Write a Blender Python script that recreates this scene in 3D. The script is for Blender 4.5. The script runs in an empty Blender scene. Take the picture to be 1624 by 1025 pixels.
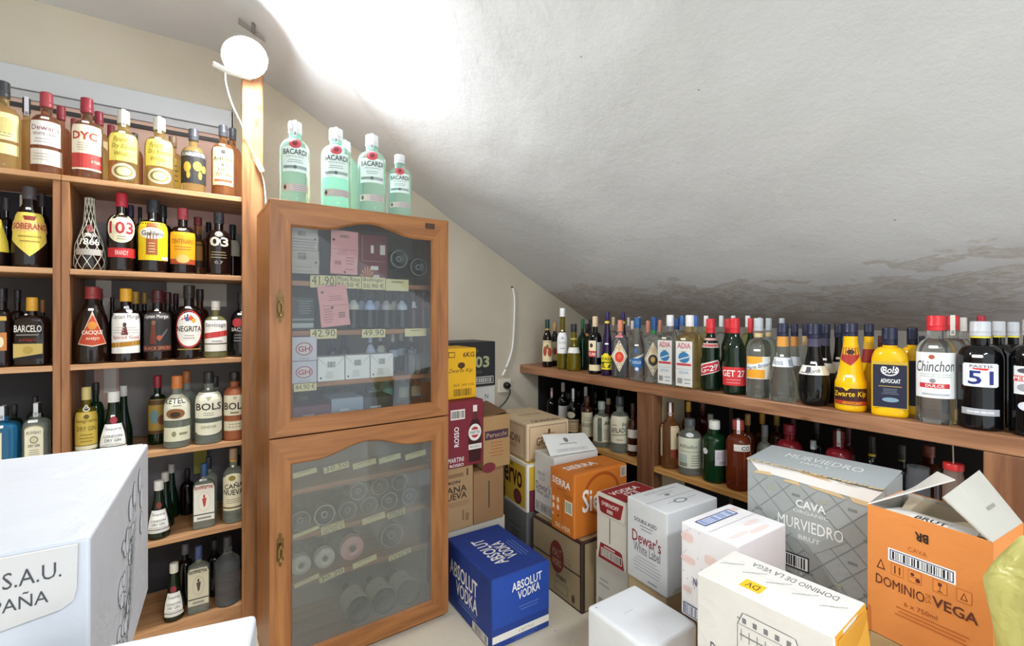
import bpy, bmesh, math, random
from mathutils import Vector, Matrix
random.seed(7)
D = bpy.data; SC = bpy.context.scene; COL = SC.collection
# ------------------------------------------------------------------ camera
F, CX, HZ, HC = 745.0, 812.0, 500.0, 1.33          # focal length in px, centre, horizon row, eye height
YAW = math.radians(35.0); S_, C_ = math.sin(YAW), math.cos(YAW)
cam = D.cameras.new('camera'); camo = D.objects.new('camera', cam); COL.objects.link(camo)
cam.sensor_fit = 'HORIZONTAL'; cam.sensor_width = 36.0; cam.lens = F/1624*36.0
cam.shift_y = (HZ-512.5)/1624; cam.clip_start = 0.02
camo.location = (0, 0, HC); camo.rotation_euler = (math.pi/2, 0, -YAW)
SC.camera = camo
# ------------------------------------------------------------------ world, lights, exposure
SC.view_settings.view_transform = 'Standard'; SC.view_settings.look = 'None'
SC.view_settings.gamma = 1.0; SC.view_settings.use_curve_mapping = False
SC.view_settings.exposure = 1.08
w = D.worlds.new('world'); SC.world = w; w.use_nodes = True
w.node_tree.nodes['Background'].inputs[0].default_value = (0.86, 0.93, 1.0, 1)
w.node_tree.nodes['Background'].inputs[1].default_value = 0.92
def area(name, loc, rot, size, power, col, sy=None):
    l = D.lights.new(name, 'AREA'); l.energy = power; l.color = col; l.size = size
    if sy: l.shape = 'RECTANGLE'; l.size_y = sy
    o = D.objects.new(name, l); o.location = loc; o.rotation_euler = rot; COL.objects.link(o); return o
area('overhead_fill_light', (0.75, -0.75, 2.2), (0, math.radians(12), 0), 1.2, 34, (0.93, 0.97, 1.0), 0.25)  # soft overhead fill, added out of view behind the camera
LAMP = Vector((0.20, 2.14, 2.36)); LAMPN = Vector((0.05, -0.66, -0.75)).normalized()
# ------------------------------------------------------------------ helpers: pixels -> points on real planes
def ray(u, v):
    a = (u-CX)/F; return Vector((S_+C_*a, C_-S_*a, (HZ-v)/F))
def on_y(u, v, y): r = ray(u, v); t = y/r.y; return Vector((r.x*t, y, HC+r.z*t))
def on_x(u, v, x): r = ray(u, v); t = x/r.x; return Vector((x, r.y*t, HC+r.z*t))
def depth(p): return p.x*S_+p.y*C_
# ------------------------------------------------------------------ materials
def lin(h):
    h = h.lstrip('#'); c = [int(h[i:i+2], 16)/255 for i in (0, 2, 4)]
    return tuple(x/12.92 if x <= .04045 else ((x+.055)/1.055)**2.4 for x in c)+(1,)
MC = {}
def mat(col, rough=.5, metal=0, trans=0, ior=1.45, coat=0, name=None):
    key = (col, rough, metal, trans, ior, coat)
    if key in MC: return MC[key]
    m = D.materials.new(name or ('mat_'+col.strip('#'))); m.use_nodes = True
    b = m.node_tree.nodes['Principled BSDF']
    b.inputs['Base Color'].default_value = lin(col); b.inputs['Roughness'].default_value = rough
    b.inputs['Metallic'].default_value = metal; b.inputs['Transmission Weight'].default_value = trans
    b.inputs['IOR'].default_value = ior; b.inputs['Coat Weight'].default_value = coat
    MC[key] = m; return m
def nodes(m): m.use_nodes = True; return m.node_tree.nodes, m.node_tree.links
def ramp(N, stops):
    r = N.new('ShaderNodeValToRGB'); cr = r.color_ramp
    while len(cr.elements) < len(stops): cr.elements.new(.5)
    for e, (p, c) in zip(cr.elements, stops): e.position = p; e.color = c if not isinstance(c, str) else lin(c)
    return r
def wood(name, light, mid, dark, axis=0, scale=1.0, rough=.45, knots=False):
    m = D.materials.new(name); N, L = nodes(m); b = N['Principled BSDF']
    tc = N.new('ShaderNodeTexCoord'); mp = N.new('ShaderNodeMapping')
    sc = [14*scale]*3; sc[axis] = 1.1*scale; mp.inputs['Scale'].default_value = sc
    L.new(tc.outputs['Object'], mp.inputs['Vector'])
    n = N.new('ShaderNodeTexNoise'); n.inputs['Scale'].default_value = 2.6; n.inputs['Detail'].default_value = 6; n.inputs['Distortion'].default_value = .6
    L.new(mp.outputs[0], n.inputs['Vector'])
    r = ramp(N, [(.25, dark), (.5, mid), (.75, light)]); L.new(n.outputs['Fac'], r.inputs[0])
    last = r.outputs[0]
    if knots:
        v = N.new('ShaderNodeTexVoronoi'); v.inputs['Scale'].default_value = 3.2
        mp2 = N.new('ShaderNodeMapping'); s2 = [2.2]*3; s2[axis] = 1.0; mp2.inputs['Scale'].default_value = s2
        L.new(tc.outputs['Object'], mp2.inputs['Vector']); L.new(mp2.outputs[0], v.inputs['Vector'])
        r2 = ramp(N, [(.03, (1, 1, 1, 1)), (.11, (0, 0, 0, 1))]); L.new(v.outputs['Distance'], r2.inputs[0])
        mx = N.new('ShaderNodeMixRGB'); L.new(r2.outputs[0], mx.inputs[0]); L.new(last, mx.inputs[1]); mx.inputs[2].default_value = lin('#5a3018'); last = mx.outputs[0]
    L.new(last, b.inputs['Base Color']); b.inputs['Roughness'].default_value = rough
    bp = N.new('ShaderNodeBump'); bp.inputs['Strength'].default_value = .12; bp.inputs['Distance'].default_value = .01
    L.new(n.outputs['Fac'], bp.inputs['Height']); L.new(bp.outputs[0], b.inputs['Normal'])
    return m
W_OAKZ = wood('honey_oak_upright', '#ad7440', '#9a6334', '#7c4c24', 2)
W_OAKX = wood('honey_oak_rail', '#ad7440', '#9a6334', '#7c4c24', 0)
W_PINEX = wood('pine_board', '#cfa278', '#b98a5e', '#93633e', 0, knots=True)
W_PINEZ = wood('pine_upright', '#b07d52', '#99673e', '#774b2a', 2, knots=True)
W_PINEY = wood('pine_board_long', '#e0b070', '#d09a58', '#aa7438', 1)
W_DARKY = wood('brown_stained_board', '#b28260', '#976a4b', '#714a31', 1, knots=True)
W_DARKZ = wood('brown_stained_post', '#946848', '#7e553a', '#5f3d28', 2, knots=True)
def plaster(name, base, var, dark=None, stain=False, bump=.35):
    m = D.materials.new(name); N, L = nodes(m); b = N['Principled BSDF']; b.inputs['Roughness'].default_value = .85
    tc = N.new('ShaderNodeTexCoord')
    n = N.new('ShaderNodeTexNoise'); n.inputs['Scale'].default_value = 1.6; n.inputs['Detail'].default_value = 5
    L.new(tc.outputs['Object'], n.inputs['Vector'])
    r = ramp(N, [(.3, var), (.7, base)]); L.new(n.outputs['Fac'], r.inputs[0]); last = r.outputs[0]
    # small pits and specks
    v = N.new('ShaderNodeTexVoronoi'); v.inputs['Scale'].default_value = 6.5; L.new(tc.outputs['Object'], v.inputs['Vector'])
    r3 = ramp(N, [(.012, (1, 1, 1, 1)), (.03, (0, 0, 0, 1))]); L.new(v.outputs['Distance'], r3.inputs[0])
    mx = N.new('ShaderNodeMixRGB'); L.new(r3.outputs[0], mx.inputs[0]); L.new(last, mx.inputs[1]); mx.inputs[2].default_value = lin('#8d8a86'); last = mx.outputs[0]
    if stain:   # damp stains low on the slope, with an edge of their own, and pale scraped patches
        sp = N.new('ShaderNodeSeparateXYZ'); L.new(tc.outputs['Object'], sp.inputs[0])
        nn = N.new('ShaderNodeTexNoise'); nn.inputs['Scale'].default_value = 3.0; nn.inputs['Detail'].default_value = 7; nn.inputs['Roughness'].default_value = .6
        mpp = N.new('ShaderNodeMapping'); mpp.inputs['Scale'].default_value = (2.6, 1.1, 2.6); L.new(tc.outputs['Object'], mpp.inputs['Vector']); L.new(mpp.outputs[0], nn.inputs['Vector'])
        mr = N.new('ShaderNodeMapRange'); mr.inputs['From Min'].default_value = 1.95; mr.inputs['From Max'].default_value = 2.5
        mr.inputs['To Min'].default_value = -.30; mr.inputs['To Max'].default_value = .22; L.new(sp.outputs['X'], mr.inputs['Value'])
        ad = N.new('ShaderNodeMath'); ad.operation = 'ADD'; L.new(nn.outputs['Fac'], ad.inputs[0]); L.new(mr.outputs[0], ad.inputs[1])
        r4 = ramp(N, [(.45, (0, 0, 0, 1)), (.485, (.55, .55, .55, 1)), (.53, (.2, .2, .2, 1)), (.57, (.7, .7, .7, 1)), (.62, (.15, .15, .15, 1)), (.67, (.65, .65, .65, 1)), (.75, (.3, .3, .3, 1))])
        L.new(ad.outputs[0], r4.inputs[0])
        mx2 = N.new('ShaderNodeMixRGB'); L.new(r4.outputs[0], mx2.inputs[0]); L.new(last, mx2.inputs[1]); mx2.inputs[2].default_value = lin(dark); last = mx2.outputs[0]
        w2 = N.new('ShaderNodeTexNoise'); w2.inputs['Scale'].default_value = 2.2; w2.inputs['Detail'].default_value = 8; w2.inputs['Roughness'].default_value = .72; w2.inputs['Distortion'].default_value = 1.0
        L.new(tc.outputs['Object'], w2.inputs['Vector'])
        r5 = ramp(N, [(.60, (0, 0, 0, 1)), (.66, (.6, .6, .6, 1))]); L.new(w2.outputs['Fac'], r5.inputs[0])
        mx3 = N.new('ShaderNodeMixRGB'); L.new(r5.outputs[0], mx3.inputs[0]); L.new(last, mx3.inputs[1]); mx3.inputs[2].default_value = lin('#d8dad9'); last = mx3.outputs[0]
    L.new(last, b.inputs['Base Color'])
    n2 = N.new('ShaderNodeTexNoise'); n2.inputs['Scale'].default_value = 5.0; n2.inputs['Detail'].default_value = 9; n2.inputs['Roughness'].default_value = .65
    L.new(tc.outputs['Object'], n2.inputs['Vector'])
    bp = N.new('ShaderNodeBump'); bp.inputs['Strength'].default_value = bump; bp.inputs['Distance'].default_value = .03
    L.new(n2.outputs['Fac'], bp.inputs['Height']); L.new(bp.outputs[0], b.inputs['Normal'])
    return m
P_WALL = plaster('cream_plaster', '#d0c7b4', '#c2b8a4', bump=.25)
P_SLOPE = plaster('grey_white_plaster', '#d6d9dc', '#cbced1', '#a89d8c', True, .22)
P_KNEE = plaster('knee_wall_plaster', '#96918a', '#857f77', bump=.4)
P_FLAT = plaster('flat_ceiling_plaster', '#bfbdb8', '#b4b1ab', bump=.3)
P_FLOOR = plaster('pale_concrete_floor', '#e4dac6', '#d4c9b2', bump=.25)
def glass_thin(name, col, dust, haze):
    m = D.materials.new(name); N, L = nodes(m); N.remove(N['Principled BSDF']); out = N['Material Output']
    t = N.new('ShaderNodeBsdfTransparent'); t.inputs[0].default_value = col
    g = N.new('ShaderNodeBsdfGlossy'); g.inputs['Roughness'].default_value = .03
    d = N.new('ShaderNodeBsdfDiffuse'); d.inputs[0].default_value = lin(dust)
    fr = N.new('ShaderNodeFresnel'); fr.inputs[0].default_value = 1.5
    n = N.new('ShaderNodeTexNoise'); n.inputs['Scale'].default_value = 3.0; n.inputs['Detail'].default_value = 4
    tc = N.new('ShaderNodeTexCoord'); L.new(tc.outputs['Object'], n.inputs['Vector'])
    mr = N.new('ShaderNodeMapRange'); mr.inputs['From Min'].default_value = .35; mr.inputs['From Max'].default_value = .7
    mr.inputs['To Min'].default_value = haze*.7; mr.inputs['To Max'].default_value = haze*1.3; L.new(n.outputs['Fac'], mr.inputs['Value'])
    a = N.new('ShaderNodeMixShader'); L.new(mr.outputs[0], a.inputs[0]); L.new(t.outputs[0], a.inputs[1]); L.new(d.outputs[0], a.inputs[2])
    c = N.new('ShaderNodeMixShader'); L.new(fr.outputs[0], c.inputs[0]); L.new(a.outputs[0], c.inputs[1]); L.new(g.outputs[0], c.inputs[2])
    L.new(c.outputs[0], out.inputs[0]); return m
def emis(name, col, s):
    m = D.materials.new(name); N, L = nodes(m); b = N['Principled BSDF']
    b.inputs['Emission Color'].default_value = col; b.inputs['Emission Strength'].default_value = s; return m
GLASS = {   # bottle glass with what it holds
    'clear': mat('#eef2ee', .02, 0, .96, 1.34), 'empty': mat('#c9cdd0', .02, 0, .9, 1.12), 'aqua': mat('#c8f4e6', .04, 0, .82, 1.3),
    'amber': mat('#dea068', .03, 0, .9, 1.36, 0), 'gold': mat('#f0d48c', .03, 0, .9, 1.36), 'ruddy': mat('#cf9878', .03, 0, .9, 1.36),
    'dark': mat('#1c0e0c', .06, 0, .15, 1.5), 'black': mat('#0a0a0c', .06), 'brown': mat('#4a2210', .05, 0, .3, 1.45),
    'green': mat('#10401f', .04, 0, .45, 1.45), 'deepgreen': mat('#0b2414', .05, 0, .2, 1.5), 'olive': mat('#8a7a18', .04, 0, .6, 1.38),
    'purple': mat('#2a1840', .08, 0, .1, 1.5), 'wine': mat('#4a1014', .05, 0, .25, 1.45), 'pink': mat('#a02834', .04, 0, .5, 1.38),
    'blue': mat('#2f86b4', .04, 0, .6, 1.36), 'yellow': mat('#f0bc10', .18), 'paleyel': mat('#f0cf60', .15), 'stone': mat('#9c5a38', .45),
    'straw': mat('#e8e2a0', .03, 0, .85, 1.35), 'orange': mat('#a04a28', .04, 0, .7, 1.36), 'clearg': mat('#dfe8dc', .03, 0, .85, 1.3)}
WHITE, CREAM, INK = '#f3f1ec', '#efe6c8', '#26242a'
# ------------------------------------------------------------------ mesh helpers
def link(name, me, parent=None):
    o = D.objects.new(name, me); COL.objects.link(o)
    if parent is not None: o.parent = parent
    return o
def tag(o, label, cat, group=None):
    o['label'] = label; o['category'] = cat
    if group: o['group'] = group
    return o
def empty(name, loc, label, cat, group=None, rz=0):
    o = D.objects.new(name, None); o.empty_display_size = .05; o.location = loc; o.rotation_euler[2] = rz; COL.objects.link(o)
    return tag(o, label, cat, group)
class MB:
    """verts, faces and materials collected into ONE mesh"""
    def __init__(s): s.v = []; s.f = []; s.m = []; s.mats = []
    def mi(s, m):
        if m not in s.mats: s.mats.append(m)
        return s.mats.index(m)
    def add(s, vs, fs, m):
        b = len(s.v); k = s.mi(m); s.v += [tuple(p) for p in vs]
        for f in fs: s.f.append([b+i for i in f]); s.m.append(k)
    def box(s, a, b, m, rot=None):
        x0, y0, z0 = a; x1, y1, z1 = b
        vs = [Vector(p) for p in ((x0,y0,z0),(x1,y0,z0),(x1,y1,z0),(x0,y1,z0),(x0,y0,z1),(x1,y0,z1),(x1,y1,z1),(x0,y1,z1))]
        if rot: vs = [rot @ p for p in vs]
        s.add(vs, [(0,3,2,1),(4,5,6,7),(0,1,5,4),(1,2,6,5),(2,3,7,6),(3,0,4,7)], m)
    def bbox(s, a, b, m, bev=.003, seg=2, rot=None):
        bm = bmesh.new(); bmesh.ops.create_cube(bm, size=1)
        for v in bm.verts: v.co = Vector([(a[i]+b[i])/2+v.co[i]*(b[i]-a[i]) for i in range(3)])
        bmesh.ops.bevel(bm, geom=list(bm.edges), offset=bev, segments=seg, profile=.5, affect='EDGES')
        vs = [rot @ v.co if rot else v.co.copy() for v in bm.verts]; bm.verts.index_update()
        s.add(vs, [[v.index for v in f.verts] for f in bm.faces], m); bm.free()
    def tube(s, pts, r, m, n=8, cap=True):
        pts = [Vector(p) for p in pts]; rings = []
        for i, p in enumerate(pts):
            d = (pts[min(i+1, len(pts)-1)]-pts[max(i-1, 0)]).normalized()
            up = Vector((0, 0, 1)) if abs(d.z) < .9 else Vector((1, 0, 0))
            a = d.cross(up).normalized(); b = a.cross(d)
            rings.append([p+(a*math.cos(2*math.pi*k/n)+b*math.sin(2*math.pi*k/n))*r for k in range(n)])
        vs = [v for ri in rings for v in ri]
        fs = [(i*n+k, i*n+(k+1)%n, (i+1)*n+(k+1)%n, (i+1)*n+k) for i in range(len(pts)-1) for k in range(n)]
        if cap: fs += [list(range(n))[::-1], [(len(pts)-1)*n+k for k in range(n)]]
        s.add(vs, fs, m)
    def lathe(s, prof, m, n=28, ex=2.0, dr=1.0, M=None, closed=True):
        vs = []
        for z, r in prof:
            for k in range(n):
                t = 2*math.pi*(k+.5)/n; c, q = math.cos(t), math.sin(t)
                if ex > 2: rr = r/((abs(c)**ex+abs(q)**ex)**(1/ex))
                else: rr = r
                e = dr if not callable(dr) else dr(z)
                vs.append(Vector((rr*c, rr*q*e, z)))
        if M: vs = [M @ p for p in vs]
        fs = [(i*n+k, i*n+(k+1)%n, (i+1)*n+(k+1)%n, (i+1)*n+k) for i in range(len(prof)-1) for k in range(n)]
        if closed: fs += [list(range(n))[::-1], [(len(prof)-1)*n+k for k in range(n)]]
        s.add(vs, fs, m)
    def build(s, name, parent=None, smooth=False, angle=40):
        me = D.meshes.new(name); me.from_pydata(s.v, [], s.f)
        for m in s.mats: me.materials.append(m)
        me.polygons.foreach_set('material_index', s.m)
        if smooth:
            me.polygons.foreach_set('use_smooth', [True]*len(s.f)); me.update()
            try: me.set_sharp_from_angle(angle=math.radians(angle))
            except Exception: pass
        me.update(); return link(name, me, parent)
# ------------------------------------------------------------------ print: words, bars and shapes laid on any surface
TC = {}
def glyphs(s, bold=0):
    if (s, bold) in TC: return TC[(s, bold)]
    cu = D.curves.new('words', 'FONT'); cu.body = s; cu.size = 1; cu.resolution_u = 2; cu.offset = bold
    o = D.objects.new('words', cu); COL.objects.link(o)
    dg = bpy.context.evaluated_depsgraph_get(); me = o.evaluated_get(dg).to_mesh()
    vs = [(v.co.x, v.co.y) for v in me.vertices]; fs = [tuple(p.vertices) for p in me.polygons]
    o.evaluated_get(dg).to_mesh_clear(); D.objects.remove(o); D.curves.remove(cu)
    xs = [v[0] for v in vs]; ys = [v[1] for v in vs]; x0, x1, y0, y1 = min(xs), max(xs), min(ys), max(ys)
    vs = [((x-x0)/(x1-x0), (y-y0)/(y1-y0)) for x, y in vs]; TC[(s, bold)] = (vs, fs); return vs, fs
def R(x0, y0, x1, y1, c): return ('R', x0, y0, x1, y1, c)
def T(x0, y0, x1, y1, s, c, b=.0, sh=0, sl=0): return ('T', x0, y0, x1, y1, s, c, b, sh, sl)
def E(cx, cy, rx, ry, c): return ('E', cx, cy, rx, ry, c)
def L(x0, y0, x1, y1, n, c): return ('L', x0, y0, x1, y1, n, c)
def B(x0, y0, x1, y1, c=INK): return ('B', x0, y0, x1, y1, c)
def G(pts, c): return ('G', pts, c)
def pr(c): return mat(c, .55)
def split_long(vs, fs, lim):
    vs = list(vs); out = []; todo = [tuple(f) for f in fs if len(f) == 3]+[(f[0], f[i], f[i+1]) for f in fs if len(f) > 3 for i in range(1, len(f)-1)]
    while todo:
        t = todo.pop(); e = [(abs(vs[t[i]][0]-vs[t[(i+1) % 3]][0])+.5*abs(vs[t[i]][1]-vs[t[(i+1) % 3]][1]), i) for i in range(3)]; m, i = max(e)
        if m < lim or len(vs) > 1500: out.append(t); continue
        a, b, c = t[i], t[(i+1) % 3], t[(i+2) % 3]; vs.append(((vs[a][0]+vs[b][0])/2, (vs[a][1]+vs[b][1])/2)); k = len(vs)-1; todo += [(a, k, c), (k, b, c)]
    return vs, out
def prints(mb, elems, surf, cols=10, step=.0003):
    """surf(u, v, offset) -> Vector; elements later in the list lie on the earlier ones"""
    k = 0
    def strips(x0, x1, lo, hi, m, n):
        vs = []; fs = []; K_ = 4 if cols <= 5 else max(3, min(10, 2+int(10*max(abs(hi(x0+(x1-x0)*q/4)-lo(x0+(x1-x0)*q/4)) for q in range(5)))))
        for i in range(n+1):
            x = x0+(x1-x0)*i/n; a, b = lo(x), hi(x)
            for j in range(K_): vs.append(surf(x, a+(b-a)*j/(K_-1), off))
        for i in range(n):
            for j in range(K_-1): fs.append((i*K_+j, (i+1)*K_+j, (i+1)*K_+j+1, i*K_+j+1))
        mb.add(vs, fs, m)
    for e in elems:
        k += 1; off = (.0008 if cols > 5 else .0003)+step*(.5 if cols > 5 else .25)*k; t = e[0]
        if t == 'R': strips(e[1], e[3], lambda x: e[2], lambda x: e[4], pr(e[5]), cols)
        elif t == 'E':
            cx, cy, rx, ry, c = e[1:]; f = lambda x: ry*math.sqrt(max(0, 1-((x-cx)/rx)**2))
            n = 14; vs = []; fs = []
            for i in range(n+1):
                x = cx-rx*math.cos(math.pi*i/n); h = f(x); vs += [surf(x, cy-h+2*h*j/5, off) for j in range(6)]
            for i in range(n):
                for j in range(5): fs.append((6*i+j, 6*i+6+j, 6*i+7+j, 6*i+j+1))
            mb.add(vs, fs, pr(c))
        elif t == 'G':
            pts = e[1]
            if callable(getattr(surf, 'flat', None)) or len(pts) > 5:
                mb.add([surf(x, y, off) for x, y in pts], [list(range(len(pts)))], pr(e[2]))
            else:
                def rng(x, hi):
                    ys = []
                    for (ax, ay), (bx, by) in zip(pts, pts[1:]+pts[:1]):
                        if min(ax, bx)-1e-6 <= x <= max(ax, bx)+1e-6:
                            ys.append(ay if abs(bx-ax) < 1e-9 else ay+(by-ay)*(x-ax)/(bx-ax))
                            if abs(bx-ax) < 1e-9: ys.append(by)
                    return (max if hi else min)(ys) if ys else 0
                xs = [p[0] for p in pts]
                strips(min(xs), max(xs), lambda x: rng(x, 0), lambda x: rng(x, 1), pr(e[2]), 12)
        elif t == 'L':
            x0, y0, x1, y1, n, c = e[1:]; h = (y1-y0)/(n*2-1) if n > 1 else y1-y0
            for i in range(n):
                y = y1-h*(2*i+1); ind = (x1-x0)*random.random()*.18
                strips(x0+ind, x1-ind, lambda x: y+h*.15, lambda x: y+h*.75, pr(c), 5)
        elif t == 'B':
            x0, y0, x1, y1, c = e[1:]; x = x0; st = (x1-x0)/46
            while x < x1-st:
                wv = st*random.choice((.6, .6, 1.3, 1.9)); strips(x, min(x+wv, x1), lambda q: y0, lambda q: y1, pr(c), 1); x += wv+st*random.choice((.6, .9, 1.3))
        elif t == 'T':
            x0, y0, x1, y1, s, c, b, sh, sl = e[1:]; vs, fs = glyphs(s, 0 if 'M' in s.upper() and len(s) > 3 else min(b, .03 if len(s) < 4 else .016))
            if sh == 'up': vs = [(1-y, x) for x, y in vs]; sh = 0
            off += .0003 if cols > 5 else 0
            q2 = [(x0+(x1-x0)*p[0]+sh*(p[1]-.5), y0+(y1-y0)*p[1]+sl*(p[0]-.5)) for p in vs]
            if cols > 5: q2, fs = split_long(q2, fs, .055)
            mb.add([surf(x, y, off) for x, y in q2], fs, pr(c))
# ------------------------------------------------------------------ bottles
def shoulder(hb, hs, rn, top, p=1.0, base=1.0):
    pr_ = [(0, base*.9), (.008, base*.97), (.03, base), (.06, base)]
    if base != 1: pr_ += [(hb*.6, (1+base)/2)]
    pr_ += [(hb*.5, 1 if base == 1 else (1+base)/2+.1*(1-base)), (hb, 1)]
    pr_ = sorted(pr_)
    for i in range(1, 10):
        t = i/9; a = t*math.pi/2
        if p > 1.5: q = 1-(1-math.cos(math.pi*t))/2      # soft S shoulder
        elif p < 1: q = 1-t                              # straight cone
        else: q = math.cos(a)**.9
        pr_.append((hb+(hs-hb)*(t if p > 1.5 or p < 1 else math.sin(a)), rn+(1-rn)*q))
    pr_.append((top, rn)); return pr_
KIND = {  # profile, cap zone z0, z1 and radius, exponent, depth ratio
    'whisky': (shoulder(.60, .74, .34, .90), .84, 1.0, .39, 2, 1),
    'tall':   (shoulder(.62, .78, .33, .92, 2), .85, 1.0, .36, 2, 1),
    'round':  (shoulder(.56, .72, .36, .90), .82, 1.0, .42, 2, 1),
    'square': (shoulder(.66, .76, .33, .92), .84, 1.0, .38, 7, 1),
    'flat':   (shoulder(.62, .74, .28, .92), .80, 1.0, .34, 5, .62),
    'cone':   (shoulder(.48, .80, .36, .92, .5), .83, 1.0, .42, 2, 1),
    'stout':  (shoulder(.64, .78, .42, .92), .86, 1.0, .46, 2, 1),
    'decant': ([(0,.85),(.01,.93),(.05,1),(.2,1.0),(.35,.9),(.45,.7),(.55,.48),(.66,.34),(.9,.27),(1,.27)], .88, 1.0, .30, 2, 1),
    'wine':   (shoulder(.58, .76, .34, .96, 2), .80, 1.0, .38, 2, 1),
    'slim':   (shoulder(.50, .66, .45, .95, 2), .86, 1.0, .5, 2, 1),
    'ovalneck': ([(0,.85),(.01,.95),(.04,1),(.25,1),(.5,.92),(.62,.8),(.72,.55),(.78,.40),(.92,.37)], .84, 1.0, .42, 2, 1),
    'bulge':  ([(0,.72),(.01,.8),(.05,.86),(.1,.97),(.16,1),(.36,1),(.44,.82),(.50,.80),(.56,.95),(.62,.97),(.70,.80),(.77,.50),(.84,.40),(.9,.38)], .83, 1.0, .43, 2, 1),
    'bell':   ([(0,.9),(.01,.98),(.05,1),(.22,1),(.34,.9),(.46,.70),(.58,.52),(.70,.42),(.82,.38),(.9,.38)], .83, 1.0, .42, 2, 1),
    'barrel': ([(0,.72),(.01,.8),(.08,.92),(.2,1),(.34,.97),(.42,.82),(.52,.60),(.64,.44),(.78,.38),(.9,.38)], .82, 1.0, .45, 2, 1),
    'chicken':([(0,.9),(.01,.97),(.04,1),(.3,1),(.335,.98),(.36,.9),(.45,.78),(.6,.62),(.72,.5),(.80,.44),(.9,.42)], .85, 1.0, .46, 2, 1),
    'waist':  ([(0,.82),(.01,.9),(.04,.94),(.2,.97),(.34,1),(.42,.92),(.48,.82),(.54,.86),(.62,.84),(.70,.6),(.76,.42),(.9,.39)], .80, 1.0, .43, 2, 1),
    'advoc':  (shoulder(.60, .78, .40, .9), .80, 1.0, .44, 3.4, .72),
    'horn':   ([(0,.95),(.01,1),(.3,1),(.45,.86),(.7,.5),(.85,.36),(.92,.34)], .88, 1.0, .38, 2, 1),
}
PLACED = []
EXO = {'decant': .002, 'ovalneck': .0012, 'barrel': .0012, 'chicken': .0008, 'horn': .0008, 'waist': .0008, 'bell': .0008}
def rad_at(prof, zf):
    for (a, ra), (b, rb) in zip(prof, prof[1:]):
        if a <= zf <= b: return ra if b == a else ra+(rb-ra)*(zf-a)/(b-a)
    return prof[-1][1]
def bottle(label, group, loc, H, Rr, kind, glass, cap, art=None, phi=None, sticker=False, band=None, strap=None, liquid=None, name='bottle', capmat=None, medal=None):
    """one bottle: glass body, cap, label, neck band, price sticker; phi = direction the label faces (degrees)"""
    prof, c0, c1, cr, ex, dr = KIND[kind]
    if phi is None: phi = math.degrees(math.atan2(-loc[1], -loc[0]))
    rz = math.radians(phi)+math.pi/2          # local -Y is the front
    er = Rr*(1.13 if ex > 5 else 1.04 if ex > 2 else 1); x_, y_ = loc[0], loc[1]
    for (lb_, ax, ay, az, ar, ah) in PLACED:      # neighbours on one shelf stand clear of each other
        if abs(az-loc[2]) < .05:
            dx, dy = x_-ax, y_-ay; dist = math.hypot(dx, dy); need = er+ar+.0008-dist
            if need > 0: k_ = min(need, .014)/max(dist, 1e-6); x_ += dx*k_; y_ += dy*k_
    loc = (x_, y_, loc[2]); Rr = Rr if er < 1e9 else Rr
    loc = (loc[0], loc[1], loc[2]+.0006); root = empty(name, loc, label, 'bottle', group, rz)
    PLACED.append((label, loc[0], loc[1], loc[2], er, H))
    drf = (lambda z: dr+(1-dr)*min(1, max(0, (z/H-.66)/.12))) if dr != 1 else 1
    P = [(z*H, r*Rr) for z, r in prof]
    if P[-1][0] < (c0+.02)*H: P.append(((c0+.02)*H, P[-1][1]))
    P = [(z, r) for z, r in P if z <= (c1-.01)*H]
    if ex > 2: P = sorted(P+[(.595*H, rad_at(prof, .595)*Rr)])
    mb = MB()
    if ex > 2:
        nb = [q for q in P if q[0] <= .80*H]; nk = [q for q in P if q[0] > .74*H]
        lo = MB(); n = 32; vs = []
        for z, r in P:
            tr = min(1, max(0, (z/H-.60)/.14)); e = ex+(2-ex)*tr; d2 = dr+(1-dr)*tr
            for k in range(n):
                t = 2*math.pi*(k+.5)/n; c, q = math.cos(t), math.sin(t)
                rr = r/((abs(c)**e+abs(q)**e)**(1/e)); vs.append((rr*c, rr*q*d2, z))
        fs = [(i*n+k, i*n+(k+1)%n, (i+1)*n+(k+1)%n, (i+1)*n+k) for i in range(len(P)-1) for k in range(n)]
        fs += [list(range(n))[::-1], [(len(P)-1)*n+k for k in range(n)]]
        mb.add(vs, fs, GLASS[glass])
    else: mb.lathe(P, GLASS[glass], 28)
    mb.build('glass_body', root, True, 50)
    # cap with a small lip and knurled rings
    if cap:
        cb = MB(); m = capmat or mat(cap, .35); r = cr*Rr; z0, z1 = c0*H, c1*H; h = z1-z0
        cb.lathe([(z0, r*.96), (z0+.06*h, r*1.02), (z0+.12*h, r), (z0+.30*h, r*.985), (z0+.33*h, r*1.03), (z0+.37*h, r), (z0+.9*h, r*.99), (z0+.97*h, r*.95), (z1, r*.82)], m, 20)
        cb.build('cap', root, True, 45)
    flat = ex > 2
    def surf(u, v, off, z0=0, z1=1, ang=60):
        z = (z0+(z1-z0)*v)*H; r = rad_at(prof, z/H)*Rr; off += EXO.get(kind, 0)
        if flat: return Vector(((u-.5)*2*ang/100*r, -(r*(dr+(1-dr)*min(1, max(0, (z/H-.60)/.14)))+off), z))
        a = math.radians((u-.5)*2*ang); return Vector((math.sin(a)*(r+off), -math.cos(a)*(r+off), z))
    if art:
        z0, z1, ang, el = art; lb = MB()
        prints(lb, el, lambda u, v, o: surf(u, v, o, z0, z1, ang), 10); lb.build('label', root)
    if medal:
        z0, z1, ang, el = medal; lb = MB()
        prints(lb, el, lambda u, v, o: surf(u, v, o, z0, z1, ang), 6); lb.build('seal', root)
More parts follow.
